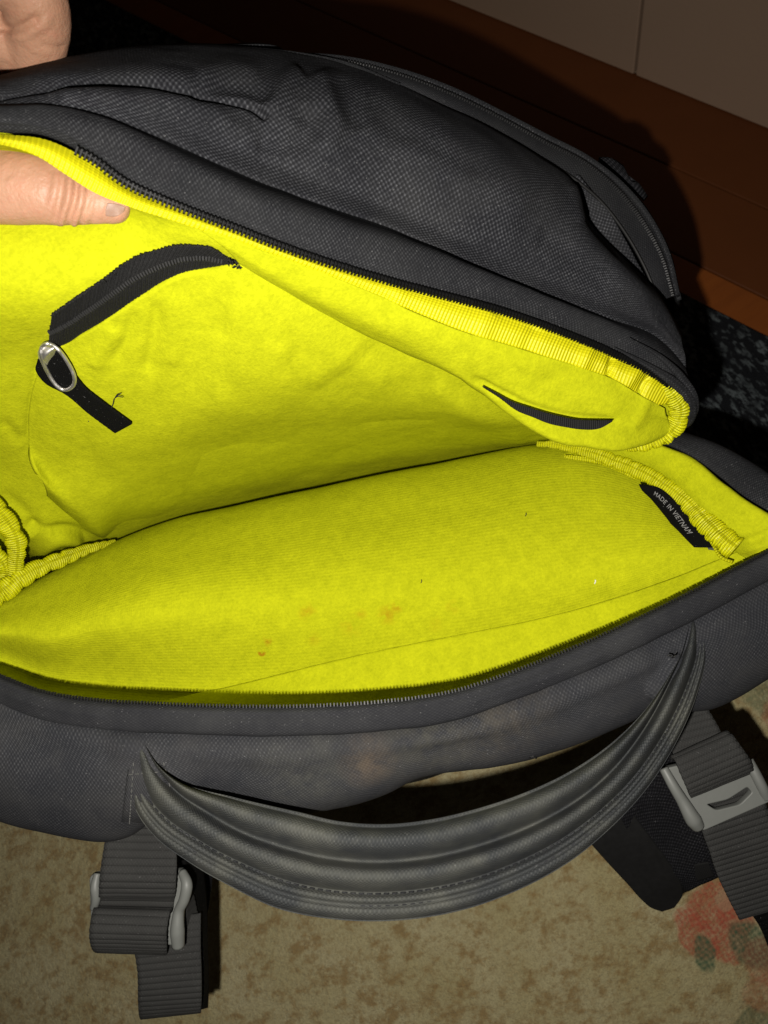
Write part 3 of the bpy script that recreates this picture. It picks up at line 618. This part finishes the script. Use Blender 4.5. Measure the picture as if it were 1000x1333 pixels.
# second sheet with a stitched top edge, nearer the zip
H0 = [(185,920,.40),(245,905,.398),(310,891,.3965),(360,879,.3945),(420,864,.3935),(500,846,.3925),(600,826,.3922),(700,806,.391),(800,779,.387),(880,751,.382),(930,731,.379),(975,712,.376),(1040,690,.371)]
H1 = [(190,925,.40),(245,925,.399),(310,918,.398),(360,915,.3975),(420,912,.397),(500,906,.397),(600,892,.3965),(700,862,.394),(800,820,.389),(880,784,.377),(930,760,.375),(975,740,.372),(1040,712,.367)]
H0 = lay(BLG, [(a, b) for a, b, d in H0], .0015); H1 = [(a, b, min(d, depth_at(BLG, a, b)-.0015)) for a, b, d in H1]
H2 = [(a, b+30, d-.008) for a, b, d in H1]
G = surf([H0, H1, H2], 220, 30); G = rumple(G, .0004, 40, 8)
gridmesh('lower_lining_band', G, 'yellow_fleece', BP, .0007)
# lint and specks caught in the fleece
for (u, v, d, r, m_) in [(774,760,.3975,.0006,'lint'),(115,549,.338,.0005,'dark_thread'),(684,672,.4235,.0005,'dark_thread'),(548,759,.4015,.0005,'dark_thread'),(102,741,.4125,.0005,'lint')]:
    c = W((u, v, depth_at(PLG if v < 560 else BLG, u, v)-.0008)); tube('speck', np.array([c, c+M@np.array([r, r*2, 0]), c+M@np.array([r*.5, r*3.4, .0004])]), r*.5, m_, BP, 6)

# ---- right gusset
J0 = [(715,590,.47),(745,592,.43),(790,600,.42),(840,618,.41),(880,646,.40),(920,682,.388),(950,712,.379),(1040,760,.362)]
J1 = [(720,574,.425),(770,574,.415),(812,577,.405),(850,592,.396),(885,618,.388),(922,655,.378),(960,690,.368),(1040,735,.355)]
J2 = [(765,566,.41),(815,570,.403),(862,580,.394),(900,597,.385),(935,624,.376),(968,649,.367),(1000,669,.360),(1060,705,.350)]
J3 = [(a+3, b+2, d+.008) for a, b, d in J2]
G = surf([J0, J1, J2, J3], 140, 60); G = crease(G, [([(905,602),(900,640),(935,670)], 10, .0008), ([(930,700),(970,705),(1010,690)], 6, -.0015), ([(960,720),(1000,706)], 5, .001)]); G = rumple(G, .0007, 34, 61)
gridmesh('side_lining', G, 'yellow_fleece', BP, .002)
Jo = [(750,560,.415),(815,568,.406),(864,578,.396),(902,595,.387),(938,622,.378),(970,647,.369),(1003,667,.362),(1064,705,.352)]
Jp = [(740,548,.425),(815,552,.412),(870,566,.400),(915,580,.389),(955,600,.379),(985,618,.371),(1020,640,.363),(1080,680,.352)]
Jq = [(730,540,.445),(815,545,.43),(875,562,.414),(920,577,.401),(960,597,.391),(990,613,.383),(1026,636,.375),(1085,675,.365)]
G = surf([Jo, Jp, Jq], 120, 90, drop=[(.05, 0), (.2, 0), (.34, .02), (9, .12)]); G = rumple(G, .0012, 20, 71)
gridmesh('side_panel', G, 'fine_weave', BP, .002)

# ---- origin label
TL = [(832,629,.4055),(860,634,.401),(884,655,.396),(905,682,.3905),(922,700,.386),(934,712,.383)]
BL = [(838,640,.4055),(850,650,.4045),(866,670,.4015),(880,691,.398),(889,703,.396),(895,710,.395)]
L = cr(W([(a, b, d-.0045) for a, b, d in TL]), 60); R = cr(W([(a, b, d-.0045) for a, b, d in BL]), 60); t = np.linspace(0, 1, 14)[None, :, None]
LG = L[:, None]*(1-t)+R[:, None]*t; LG = LG+normals(LG)*(.0014+.0010*np.sin(np.pi*t[..., 0])+.0008*np.sin(np.linspace(0, 7, 60))[:, None])[..., None]
lab = gridmesh('care_label', LG, 'label_satin', BP, .0004, label='small black woven label with white lettering')
strip('label_hem', [(894,708,.3895),(904,704,.3885),(914,708,.3865),(934,712,.3780)], [(896,712,.3895),(905,708,.3885),(914,713,.3865),(933,717,.3780)], 'worn_edge', .0004, lab, 6, 20)
def text_on(txt, Gd, s0, s1, t0, t1, mat, parent, lift=.0004):
    cu = bpy.data.curves.new('lettering', 'FONT'); cu.body = txt; cu.size = 1; cu.space_character = 1.08; cu.resolution_u = 3; cu.extrude = 0
    to = bpy.data.objects.new('lettering', cu); COL.objects.link(to); bpy.context.view_layer.update()
    me = bpy.data.meshes.new_from_object(to.evaluated_get(bpy.context.evaluated_depsgraph_get()))
    bpy.data.objects.remove(to); bm = bmesh.new(); bm.from_mesh(me)
    bmesh.ops.triangulate(bm, faces=bm.faces[:])
    co = np.array([v.co[:] for v in bm.verts]); mn, mx = co.min(0), co.max(0); n_ = normals(Gd); nv, nu = Gd.shape[:2]
    for v, c in zip(bm.verts, co):
        s = s0+(s1-s0)*(c[0]-mn[0])/(mx[0]-mn[0]); tt = t0+(t1-t0)*(mx[1]-c[1])/(mx[1]-mn[1])
        y = s*(nv-1); x = tt*(nu-1); i = int(min(y, nv-2)); j = int(min(x, nu-2)); a, b = y-i, x-j
        p = (Gd[i, j]*(1-a)+Gd[i+1, j]*a)*(1-b)+(Gd[i, j+1]*(1-a)+Gd[i+1, j+1]*a)*b
        v.co = Vector(p+n_[i, j]*lift)
    bm.to_mesh(me); bm.free(); me.materials.clear(); me.materials.append(MATS[mat])
    return link(bpy.data.objects.new('lettering', me), parent)
text_on('MADE IN VIETNAM', LG, .18, .80, .30, .54, 'label_print', lab)

# ---- back panel outside, below the near zip
X0 = [(-80,850,.358),(0,880,.348),(50,899,.342),(130,912,.337),(200,916,.334),(280,919,.332),(400,919,.33),(500,913,.329),(580,902,.33),(690,866,.333),(775,831,.337),(880,781,.344),(960,739,.350),(1040,697,.357)]
def sh(rows, dv, dd, du=0): return [(a+du*(a-500)/500, b+dv, d+dd) for a, b, d in rows]
X1 = sh(X0, 7, -.0035); X2 = sh(X0, 20, -.0045); X3 = sh(X0, 34, -.0035); X4 = sh(X0, 37, .009); Xa = sh(X0, 30, .011); Xb = sh(X0, 38, .0022); X5 = sh(X0, 54, -.0022)
XM = [(-80,950,.350),(0,975,.342),(60,988,.337),(165,1000,.332),(260,994,.332),(385,1005,.332),(470,997,.331),(545,978,.331),(600,965,.332),(665,950,.333),(760,912,.336),(850,868,.340),(930,838,.345),(1000,815,.350),(1060,790,.356)]
XS = [(-80,1025,.366),(0,1055,.360),(50,1069,.357),(165,1078,.354),(225,1040,.350),(300,1040,.348),(385,1053,.347),(440,1043,.346),(500,1026,.345),(550,1006,.344),(610,996,.343),(665,988,.344),(760,958,.348),(850,920,.355),(925,912,.360),(1000,872,.364),(1060,840,.368)]
G = surf([Xa, Xb, X5, XM, XS, sh(XS, -4, .03)], 300, 160, drop=[(.08, .02), (.25, .1), (9, .25)])
G = crease(G, [
    ([(190,985),(215,1012),(260,1030)], 10, -.003), ([(-20,905),(60,945),(150,965),(180,972)], 9, -.0028, .5), ([(0,960),(80,985),(160,985)], 24, .0015),
    ([(840,900),(868,872),(880,852)], 8, -.004), ([(400,975),(520,965),(640,930)], 30, .0015), ([(300,1000),(380,1010),(460,1005)], 20, .001), ([(700,900),(780,880),(850,850)], 16, -.0012),
])
G = rumple(G, .0008, 24, 81)
gridmesh('back_panel', G, 'worn_weave', BP, .002); PG = G
# sewn patches that carry the two ends of the handle, with a row of stitches round each
for L_, R_p in (([(171,960),(168,985),(167,1010),(170,1045),(177,1066)], [(206,962),(214,990),(222,1010),(226,1022),(230,1030)]), ([(890,808),(886,825),(880,842),(874,856),(868,868)], [(920,800),(924,815),(925,832),(924,850),(922,864)])):
    l_, r_ = lay(PG, L_, .0012), lay(PG, R_p, .0012)
    m_ = [(a, b, min(d, depth_at(PG, a, b)-.0012)) for a, b, d in [tuple((np.array(p)+np.array(q))/2) for p, q in zip(l_, r_)]]
    pg = surf([l_, m_, r_], 50, 30); pt = gridmesh('handle_patch', pg, 'worn_weave', BP, .0012)
    for edge in (pg[2], pg[-3], pg[:, 2]):
        sl = np.concatenate([[0], np.cumsum(np.linalg.norm(np.diff(edge, axis=0), axis=1))]); kk = np.arange(.002, sl[-1]-.001, .0030)
        q = np.stack([np.interp(kk, sl, edge[:, i]) for i in range(3)], 1); T, A, B = frame(q); boxes('stitching', q+A*.0002, T*.0009, B*.00025, A*.0003, 'worn_edge', pt)
G = surf([sh(X0, 3, .006), X0, X1, X2, X3, X4], 320, 50)
G = crease(G, [([(a, b+14) for a, b, d in X0], 3, -.0005, 1), ([(600,915),(700,885),(800,845)], 6, .0008), ([(0,900),(60,918),(140,930)], 6, .0008)])
G = rumple(G, .0003, 60, 83)
gridmesh('back_zip_tape', G, 'zip_tape', BP, .0012)
teeth('back_zip_teeth', X0, .00145, .00075, .0021, .0012, 'metal_teeth', BP, lift=.0012, side=0)
tube('zip_stitch_cord', cr(W(sh(X0, 2.5, -.0006)), 260), .0009, 'black_teeth', BP, 8)

# ---- haul handle
Ci = [(182,962,.346),(190,972,.332),(205,994,.326),(232,1014,.322),(300,1034,.316),(385,1054,.312),(440,1067,.310),(500,1071,.309),(560,1065,.309),(620,1051,.310),(680,1031,.313),(740,1003,.317),(800,962,.322),(843,918,.327),(867,884,.331),(884,856,.335),(894,830,.340),(900,808,.353)]
Co = [(174,952,.346),(170,972,.334),(169,1010,.333),(176,1055,.331),(200,1090,.328),(240,1121,.324),(300,1156,.319),(360,1184,.315),(430,1198,.312),(500,1201,.311),(600,1187,.312),(680,1158,.315),(740,1125,.318),(795,1080,.322),(845,1025,.327),(885,960,.332),(909,902,.337),(920,848,.341),(915,812,.344),(908,798,.354)]
nu = 300; ci = cr(W(Ci), nu); co = cr(W(Co), nu)
prof = [(.00,.0085),(.02,.004),(.06,.0010),(.13,-.0020),(.20,-.0030),(.27,-.0022),(.33,.0005),(.365,.0026),(.39,.0028),(.42,.0012),(.47,-.0018),(.53,-.0032),(.59,-.0030),(.65,-.0010),(.69,.0012),(.712,.0022),(.73,.0010),(.77,-.0004),(.81,.0002),(.832,.0014),(.85,.0002),(.90,-.0006),(.95,.0004),(.985,.0022),(1.0,.0045),(.98,.0068),(.9,.0075),(.7,.0095),(.5,.0125),(.3,.0135),(.1,.0125),(0,.0085)]
tp = np.array(prof); u_ = np.linspace(0, 1, nu); en = np.clip(np.minimum(u_-.02, .98-u_)*9, 0, 1)**.8
# re-map the profile so the ridges fan out from the two anchors
T_, A_n, B_n = frame((ci+co)/2); rows = []
es = np.clip((u_-.02)/.24, 0, 1); es = es*es*(3-2*es); er = np.clip((.98-u_)/.30, 0, 1); er = er*er*(3-2*er); e_ = np.minimum(es, er)
for fr, dp in cr(tp, 120):
    fr = np.array([np.interp(fr, [0, .39, .712, .832, 1], [0, .02+.37*e, .60+.112*e, .80+.032*e, 1]) for e in e_])[:, None]
    p = ci*(1-fr)+co*fr; rows.append(p-A_n*(dp*(2.1 if dp < .004 else 1.0)*(.35+.65*en))[:, None])
G = np.array(rows); 
dd = fbm(G, 45, 91)*.00055+fbm(G, 130, 95)*.00022+.00018*np.abs(np.sin(np.cumsum(np.linalg.norm(np.diff(co, axis=0, prepend=co[:1]), axis=1))*math.pi/.0052))[None, :]*np.exp(-((np.linspace(0, 1, 120)[:, None]-.52)/.08)**2)
G = G+A_n[None]*dd[..., None]
hd = gridmesh('handle', G, 'handle_cloth', BP, label='padded grab handle, worn grey cloth')
ci2, co2 = ci, co
for fr in (.712, .832):                                 # stitches run in the two grooves
    fr = np.array([np.interp(fr, [0, .39, .712, .832, 1], [0, .02+.37*e, .60+.112*e, .80+.032*e, 1]) for e in e_])[:, None]
    P = ci*(1-fr)+co*fr-A_n*.0004; s = np.concatenate([[0], np.cumsum(np.linalg.norm(np.diff(P, axis=0), axis=1))]); k = np.arange(.01, s[-1]-.01, .0034)
    Qp = np.stack([np.interp(k, s, P[:, i]) for i in range(3)], 1)-0; T, A, B = frame(Qp); Qp = Qp-A*(.0013*(.25+.75*np.interp(k, s, en)))[:, None]+A*.0006*0
    boxes('stitching', Qp-A*.0008, T*.0011, B*.00028, A*.0003, 'fine_weave', hd)
# torn edge above the hole and at the right anchor: a few loose ends of cloth
rg = np.random.default_rng(11)
for (u, v, dq, n_t) in ((664,986,.3435,7),(676,983,.3435,7),(690,981,.344,6),(705,976,.345,5),(876,856,.328,3)):
    for k in range(n_t):
        a = rg.uniform(-1, 1); du, dv = rg.uniform(-9, 9), rg.uniform(-4, 7)
        tube('frayed_edge', cr(W([(u, v, dq), (u+du*.5+rg.uniform(-2, 2), v+dv*.6, dq-.001), (u+du, v+dv, dq-.001*rg.uniform(0, 1))]), 8), .00035, 'black_foam', BP, 5)

# ---- webbing straps and buckles
def plate(name, outline, holes, thick, mat, parent, bev=.0012):     # outline in (column,row,distance); a moulded plate with windows
    P = W(outline); c = P.mean(0); x = P[1]-P[0]; x /= np.linalg.norm(x); n_ = np.cross(P[1]-P[0], P[2]-P[0]); n_ /= np.linalg.norm(n_)
    if n_@(CAM-c) < 0: n_ = -n_
    y = np.cross(n_, x); toL = lambda p: np.array([(p-c)@x, (p-c)@y])
    cu = bpy.data.curves.new(name, 'CURVE'); cu.dimensions = '2D'; cu.fill_mode = 'BOTH'; cu.extrude = thick/2; cu.bevel_depth = bev; cu.bevel_resolution = 3
    def hit(q):
        d = W(q)-CAM; tt = ((c-CAM)@n_)/(d@n_); return toL(CAM+d*tt)
    for loop in [outline]+holes:
        sp = cu.splines.new('POLY'); pts = [hit(q) for q in loop]; pts = np.array(pts); Q = []
        m = len(pts)
        for i in range(m):                       # round the corners
            a, b, d = pts[i-1], pts[i], pts[(i+1) % m]; r = min(.0022, .35*np.linalg.norm(a-b), .35*np.linalg.norm(d-b))
            u = b+(a-b)/np.linalg.norm(a-b)*r; v = b+(d-b)/np.linalg.norm(d-b)*r
            for t in np.linspace(0, 1, 5): Q.append((1-t)**2*u+2*t*(1-t)*b+t*t*v)
        sp.points.add(len(Q)-1); sp.use_cyclic_u = True
        for i, q in enumerate(Q): sp.points[i].co = (q[0], q[1], 0, 1)
    to = bpy.data.objects.new(name, cu); COL.objects.link(to); bpy.context.view_layer.update()
    me = bpy.data.meshes.new_from_object(to.evaluated_get(bpy.context.evaluated_depsgraph_get())); bpy.data.objects.remove(to)
    me.transform(Matrix([[x[0], y[0], n_[0], c[0]], [x[1], y[1], n_[1], c[1]], [x[2], y[2], n_[2], c[2]], [0, 0, 0, 1]]))
    me.materials.clear(); me.materials.append(MATS[mat]); 
    for p in me.polygons: p.use_smooth = True; p.material_index = 0
    return link(bpy.data.objects.new(name, me), parent)
def web(name, left, right, parent, pitch=.0034, amp=.0007, label=None, nv=180):
    return strip(name, left, right, 'webbing_cloth', .0018, parent, 14, nv, rib=(pitch, amp, .55), label=label, off=0.0, rump=.0002)
# left strap
D1 = .40
b1 = plate('buckle', [(121,1139,D1+.006),(241,1134,D1+.006),(234,1226,D1+.004),(124,1216,D1+.004)], [[(138,1150,D1),(226,1146,D1),(222,1206,D1),(138,1200,D1)]], .003, 'grey_plastic', BP)
tube('buckle_side', cr(W([(237,1135,D1-.001),(243,1150,D1-.005),(240,1170,D1-.0055),(233,1186,D1-.0045),(231,1205,D1-.005),(232,1232,D1-.004)]), 40), np.interp(np.linspace(0, 1, 40), [0, .2, .5, .8, 1], [.0022, .0030, .0026, .0038, .0032]), 'grey_plastic', b1, 14)
tube('buckle_side', cr(W([(127,1137,D1-.002),(124,1152,D1-.004),(125,1170,D1-.004),(122,1182,D1-.002)]), 30), np.interp(np.linspace(0, 1, 30), [0, .4, 1], [.0018, .0026, .0020]), 'grey_plastic', b1, 12)
web('webbing_strap', [(146,1060,.392),(140,1085,.394),(134,1120,.392),(131,1145,.391),(130,1160,.394),(128,1172,.402),(126,1180,.402),(121,1190,.393),(118,1210,.3895),(119,1224,.393),(124,1234,.401),(132,1236,.412)],
    [(226,1060,.392),(228,1085,.394),(231,1120,.392),(230,1145,.391),(229,1160,.394),(227,1172,.402),(226,1182,.402),(221,1192,.393),(218,1210,.3895),(218,1226,.393),(218,1237,.401),(216,1238,.412)], BP, .0038, .0012, label='ribbed webbing looped through the left buckle', nv=320)
G0 = strip('strap_tail', [(172,1200,.425),(176,1235,.420),(180,1262,.419),(181,1300,.421),(182,1318,.426),(184,1323,.434)], [(262,1190,.425),(262,1235,.420),(263,1262,.419),(263,1300,.421),(262,1312,.426),(261,1314,.434)], 'webbing_cloth', .0018, BP, 14, 220, rib=(.0036, .0011, .55))
strip('strap_tail', [(238,1120,.43),(246,1150,.432),(255,1180,.434),(262,1230,.436),(263,1290,.436),(262,1314,.434)], [(262,1120,.452),(266,1150,.452),(268,1180,.452),(269,1230,.452),(270,1290,.45),(269,1312,.446)], 'black_webbing', .0018, BP, 10, 60)
strip('strap_tail', [(232,1145,.415),(240,1180,.418),(236,1215,.42),(220,1245,.423)], [(240,1130,.43),(252,1170,.43),(260,1215,.43),(262,1245,.428)], 'webbing_cloth', .0016, BP, 10, 50, rib=(.003, .0004))
strip('shoulder_strap', [(150,1060,.46),(175,1120,.50),(190,1180,.52),(196,1225,.53)], [(270,1060,.46),(278,1120,.50),(272,1180,.52),(262,1225,.53)], 'black_mesh', .008, BP, 12, 40)
# right strap
D2 = .405
b2 = plate('buckle', [(866,1000,D2),(969,978,D2),(1001,1040,D2-.002),(912,1079,D2-.004)], [[(890,1008,D2),(962,984,D2),(970,997,D2),(902,1022,D2)], [(915,1045,D2),(945,1038,D2),(971,1021,D2),(979,1030,D2),(962,1047,D2),(930,1055,D2)]], .0034, 'grey_plastic', BP, .0006)
tube('buckle_side', cr(W([(864,1000,D2-.002),(876,1022,D2-.0045),(890,1045,D2-.005),(902,1066,D2-.0055),(909,1076,D2-.004)]), 40), np.interp(np.linspace(0, 1, 40), [0, .5, .85, 1], [.0024, .0030, .0042, .0034]), 'grey_plastic', b2, 14)
tube('buckle_side', cr(W([(974,990,D2-.002),(984,1008,D2-.004),(993,1026,D2-.0045),(998,1038,D2-.003)]), 40), .0028, 'grey_plastic', b2, 12)
web('webbing_strap', [(845,905,.41),(858,940,.41),(870,968,.408),(877,984,.406),(880,988,.414)], [(905,890,.41),(919,920,.41),(936,950,.408),(943,966,.406),(946,972,.414)], BP, .0034, .0011, nv=180, label='ribbed webbing coming from under the right end of the handle')
web('webbing_strap', [(874,988,.401),(878,990,.3975),(885,1006,.3955),(894,1026,.3965),(897,1034,.401),(897,1034,.412)], [(946,954,.401),(952,957,.3975),(964,972,.3955),(976,990,.3965),(979,1000,.401),(979,1001,.412)], BP, .0034, .0011, nv=180, label='ribbed webbing folded over the right buckle')
strip('webbing_strap', [(908,1046,.412),(912,1076,.410),(922,1106,.412),(932,1135,.415),(946,1165,.418),(962,1196,.422)], [(985,1018,.412),(1000,1058,.410),(1012,1085,.412),(1024,1115,.415),(1036,1140,.418),(1050,1170,.422)], 'webbing_cloth', .0018, BP, 14, 200, rib=(.0034, .0011, .55), label='ribbed webbing running off below the right buckle', cre=[([(925,1108),(1010,1088)], 9, .0008, 1)])
strip('strap_tail', [(975,1185,.432),(990,1208,.436),(1000,1232,.44),(1012,1262,.446)], [(1060,1150,.432),(1075,1180,.436),(1090,1205,.44),(1100,1235,.446)], 'black_webbing', .002, BP, 12, 80, rib=(.0034, .0007))
# padded shoulder strap under the right buckle
G = surf([[(800,1050,.428),(846,1130,.446),(872,1163,.455),(888,1164,.459)], [(826,1000,.425),(870,1085,.438),(896,1140,.446),(905,1156,.451)], [(870,960,.422),(915,1050,.432),(938,1110,.442),(944,1138,.45)], [(905,950,.44),(950,1040,.452),(972,1100,.46),(975,1128,.466)]], 60, 40)
ss = gridmesh('shoulder_strap', rumple(G, .0008, 40, 95), 'black_mesh', BP, .008)
strip('stitching', [(871,1130,.4465),(876,1142,.449),(882,1154,.452)], [(922,1122,.4405),(926,1132,.443),(930,1140,.446)], 'black_coil', .001, ss, 40, 12)
strip('foam_strap', [(730,1050,.425),(762,1090,.435),(792,1124,.443),(818,1152,.449),(836,1172,.453),(848,1182,.456),(862,1187,.458)], [(785,1005,.425),(818,1050,.431),(848,1092,.437),(872,1124,.443),(886,1148,.448),(889,1165,.453),(878,1182,.457)], 'black_foam', .008, ss, 30, 80, off=-1.0)

# ================================================================== hand
def limb(pts, rads, flat=None, n=40, seg=20):
    P = cr(W(pts), n); R = np.interp(np.linspace(0, 1, n), np.linspace(0, 1, len(rads)), rads)
    T, A, B = frame(P); th = np.linspace(0, 2*np.pi, seg, endpoint=False); fl_ = np.interp(np.linspace(0, 1, n), np.linspace(0, 1, len(flat)), flat) if flat else np.ones(n)
    G = P[:, None]+A[:, None]*(np.cos(th)[None, :, None]*(R*fl_)[:, None, None])+B[:, None]*(np.sin(th)[None, :, None]*R[:, None, None])
    V = list(G.reshape(-1, 3)); Fc = []
    for k in range(n-1):
        for j in range(seg):
            a = k*seg+j; b = k*seg+(j+1) % seg; Fc.append((a, b, b+seg, a+seg))
    for e, sgn, k0 in ((0, -1, 0), (n-1, 1, (n-1)*seg)):      # domed ends
        prev = [k0+j for j in range(seg)]
        for q in (.5, .8, .95):
            c = P[e]+T[e]*sgn*R[e]*q; rr = math.sqrt(1-q*q); b0 = len(V); V += list(c+(G[e]-P[e])*rr); cur = [b0+j for j in range(seg)]
            for j in range(seg): Fc.append((prev[j], prev[(j+1) % seg], cur[(j+1) % seg], cur[j]) if sgn > 0 else (prev[(j+1) % seg], prev[j], cur[j], cur[(j+1) % seg]))
            prev = cur
        Fc.append(tuple(prev if sgn > 0 else prev[::-1]))
    return V, Fc
parts = [
    limb([(-170,190,.272),(-60,236,.262),(10,243,.258),(50,247,.2575),(95,256,.2585),(128,263,.260),(147,268,.2615)], [.0180,.0148,.0136,.0130,.0122,.0104,.0062], [1,.95,.9,.85,.8,.75,.75]),  # thumb
    limb([(-230,-60,.275),(-120,-70,.262),(-20,-45,.258),(36,-24,.262),(48,14,.270),(46,60,.282),(30,100,.296)], [.0130,.0122,.0118,.0122,.0114,.0110,.0092]),                               # index finger
    limb([(-260,10,.290),(-160,20,.280),(-60,30,.277),(4,48,.281),(22,84,.295),(10,120,.31)], [.0130,.0122,.0118,.0118,.0104,.0086]),                                                    # middle finger
    limb([(-290,60,.305),(-210,70,.298),(-130,80,.294),(-90,100,.30),(-84,135,.312),(-100,160,.325)], [.0125,.0112,.0104,.0102,.0094,.0078]),                                               # ring finger
    limb([(-310,110,.32),(-250,125,.314),(-180,130,.31),(-150,146,.314),(-146,172,.324),(-160,190,.334)], [.0110,.0098,.0090,.0088,.0080,.0066]),                                           # little finger
    limb([(-215,-40,.282),(-300,20,.30),(-430,90,.32)], [.015,.019,.022]), limb([(-245,20,.292),(-320,60,.31),(-430,110,.325)], [.015,.019,.022]),
    limb([(-275,75,.305),(-340,100,.318),(-430,130,.33)], [.015,.018,.021]), limb([(-300,120,.318),(-350,130,.325),(-430,150,.335)], [.013,.017,.020]),
    limb([(-150,185,.264),(-250,160,.285),(-420,140,.315)], [.0165,.022,.026]),
    limb([(-400,115,.32),(-560,160,.335),(-760,210,.35),(-1100,280,.38)], [.029,.027,.029,.036], [.8,.8,.85,.9]),
]
V = []; Fc = []
for v, f in parts: b = len(V); V += v; Fc += [tuple(i+b for i in q) for q in f]
hand = mesh('person', V, Fc, 'skin')
md = hand.modifiers.new('weld', 'REMESH'); md.mode = 'VOXEL'; md.voxel_size = .0011; md.use_smooth_shade = True
sm = hand.modifiers.new('soft', 'SMOOTH'); sm.factor = .6; sm.iterations = 9
bpy.context.view_layer.update()
me = bpy.data.meshes.new_from_object(hand.evaluated_get(bpy.context.evaluated_depsgraph_get())); hand.modifiers.clear(); hand.data = me
me.materials.clear(); me.materials.append(MATS['skin'])
co_ = np.empty(len(me.vertices)*3); me.vertices.foreach_get('co', co_); co_ = co_.reshape(-1, 3)
no_ = np.empty(len(me.vertices)*3); me.vertices.foreach_get('normal', no_); no_ = no_.reshape(-1, 3); P2 = PIX(co_)
D = np.zeros(len(co_)); facing = (np.einsum('ij,ij->i', no_, CAM-co_) > 0)
for line, wd_, amp in [([(84,215),(80,245),(72,285)], 4, -.0007), ([(100,225),(98,255),(88,290)], 4, -.0009), ([(114,232),(114,260),(104,292)], 3.5, -.0007), ([(92,225),(90,255),(80,290)], 5, .0005), ([(107,230),(106,258),(97,292)], 4, .0005),
    ([(66,220),(60,260)], 5, -.0004), ([(127,245),(124,275),(116,292)], 3.5, -.0004), ([(-10,34),(20,38),(46,26)], 5, -.0012), ([(0,45),(30,48),(60,30)], 6, .0004), ([(58,60),(80,62)], 4, -.0004)]:
    d, _f = pdist(P2, cr(np.array(line, float), 12)); D += np.where(facing, 1.6*amp*np.exp(-(d/wd_)**2), 0)
D += .00025*fbm(co_, 160, 5)
me.vertices.foreach_set('co', (co_+no_*D[:, None]).ravel()); me.polygons.foreach_set('use_smooth', [True]*len(me.polygons)); me.update()
hand['label'] = 'bare hand pinching the top rim of the open bag'; hand['category'] = 'person'
vc = np.empty(len(me.vertices)*3); me.vertices.foreach_get('co', vc); vc = vc.reshape(-1, 3); vp = PIX(vc); vd = -((vc-CAM) @ M)[:, 2]
def on_hand(u, v):
    q = np.linalg.norm(vp-np.array([u, v]), axis=1); k = q < 6
    return (u, v, float(np.sort(vd[k])[:6].mean())-.0001) if k.any() else (u, v, .262)
G = surf([[on_hand(a, b) for a, b in r] for r in ([(140,264),(149,265),(158,267),(163,270)], [(138,272),(148,273),(157,274),(162,274)], [(138,281),(147,282),(155,280),(160,277)])], 18, 14)
gridmesh('thumbnail', G, 'nail', hand, .0004)
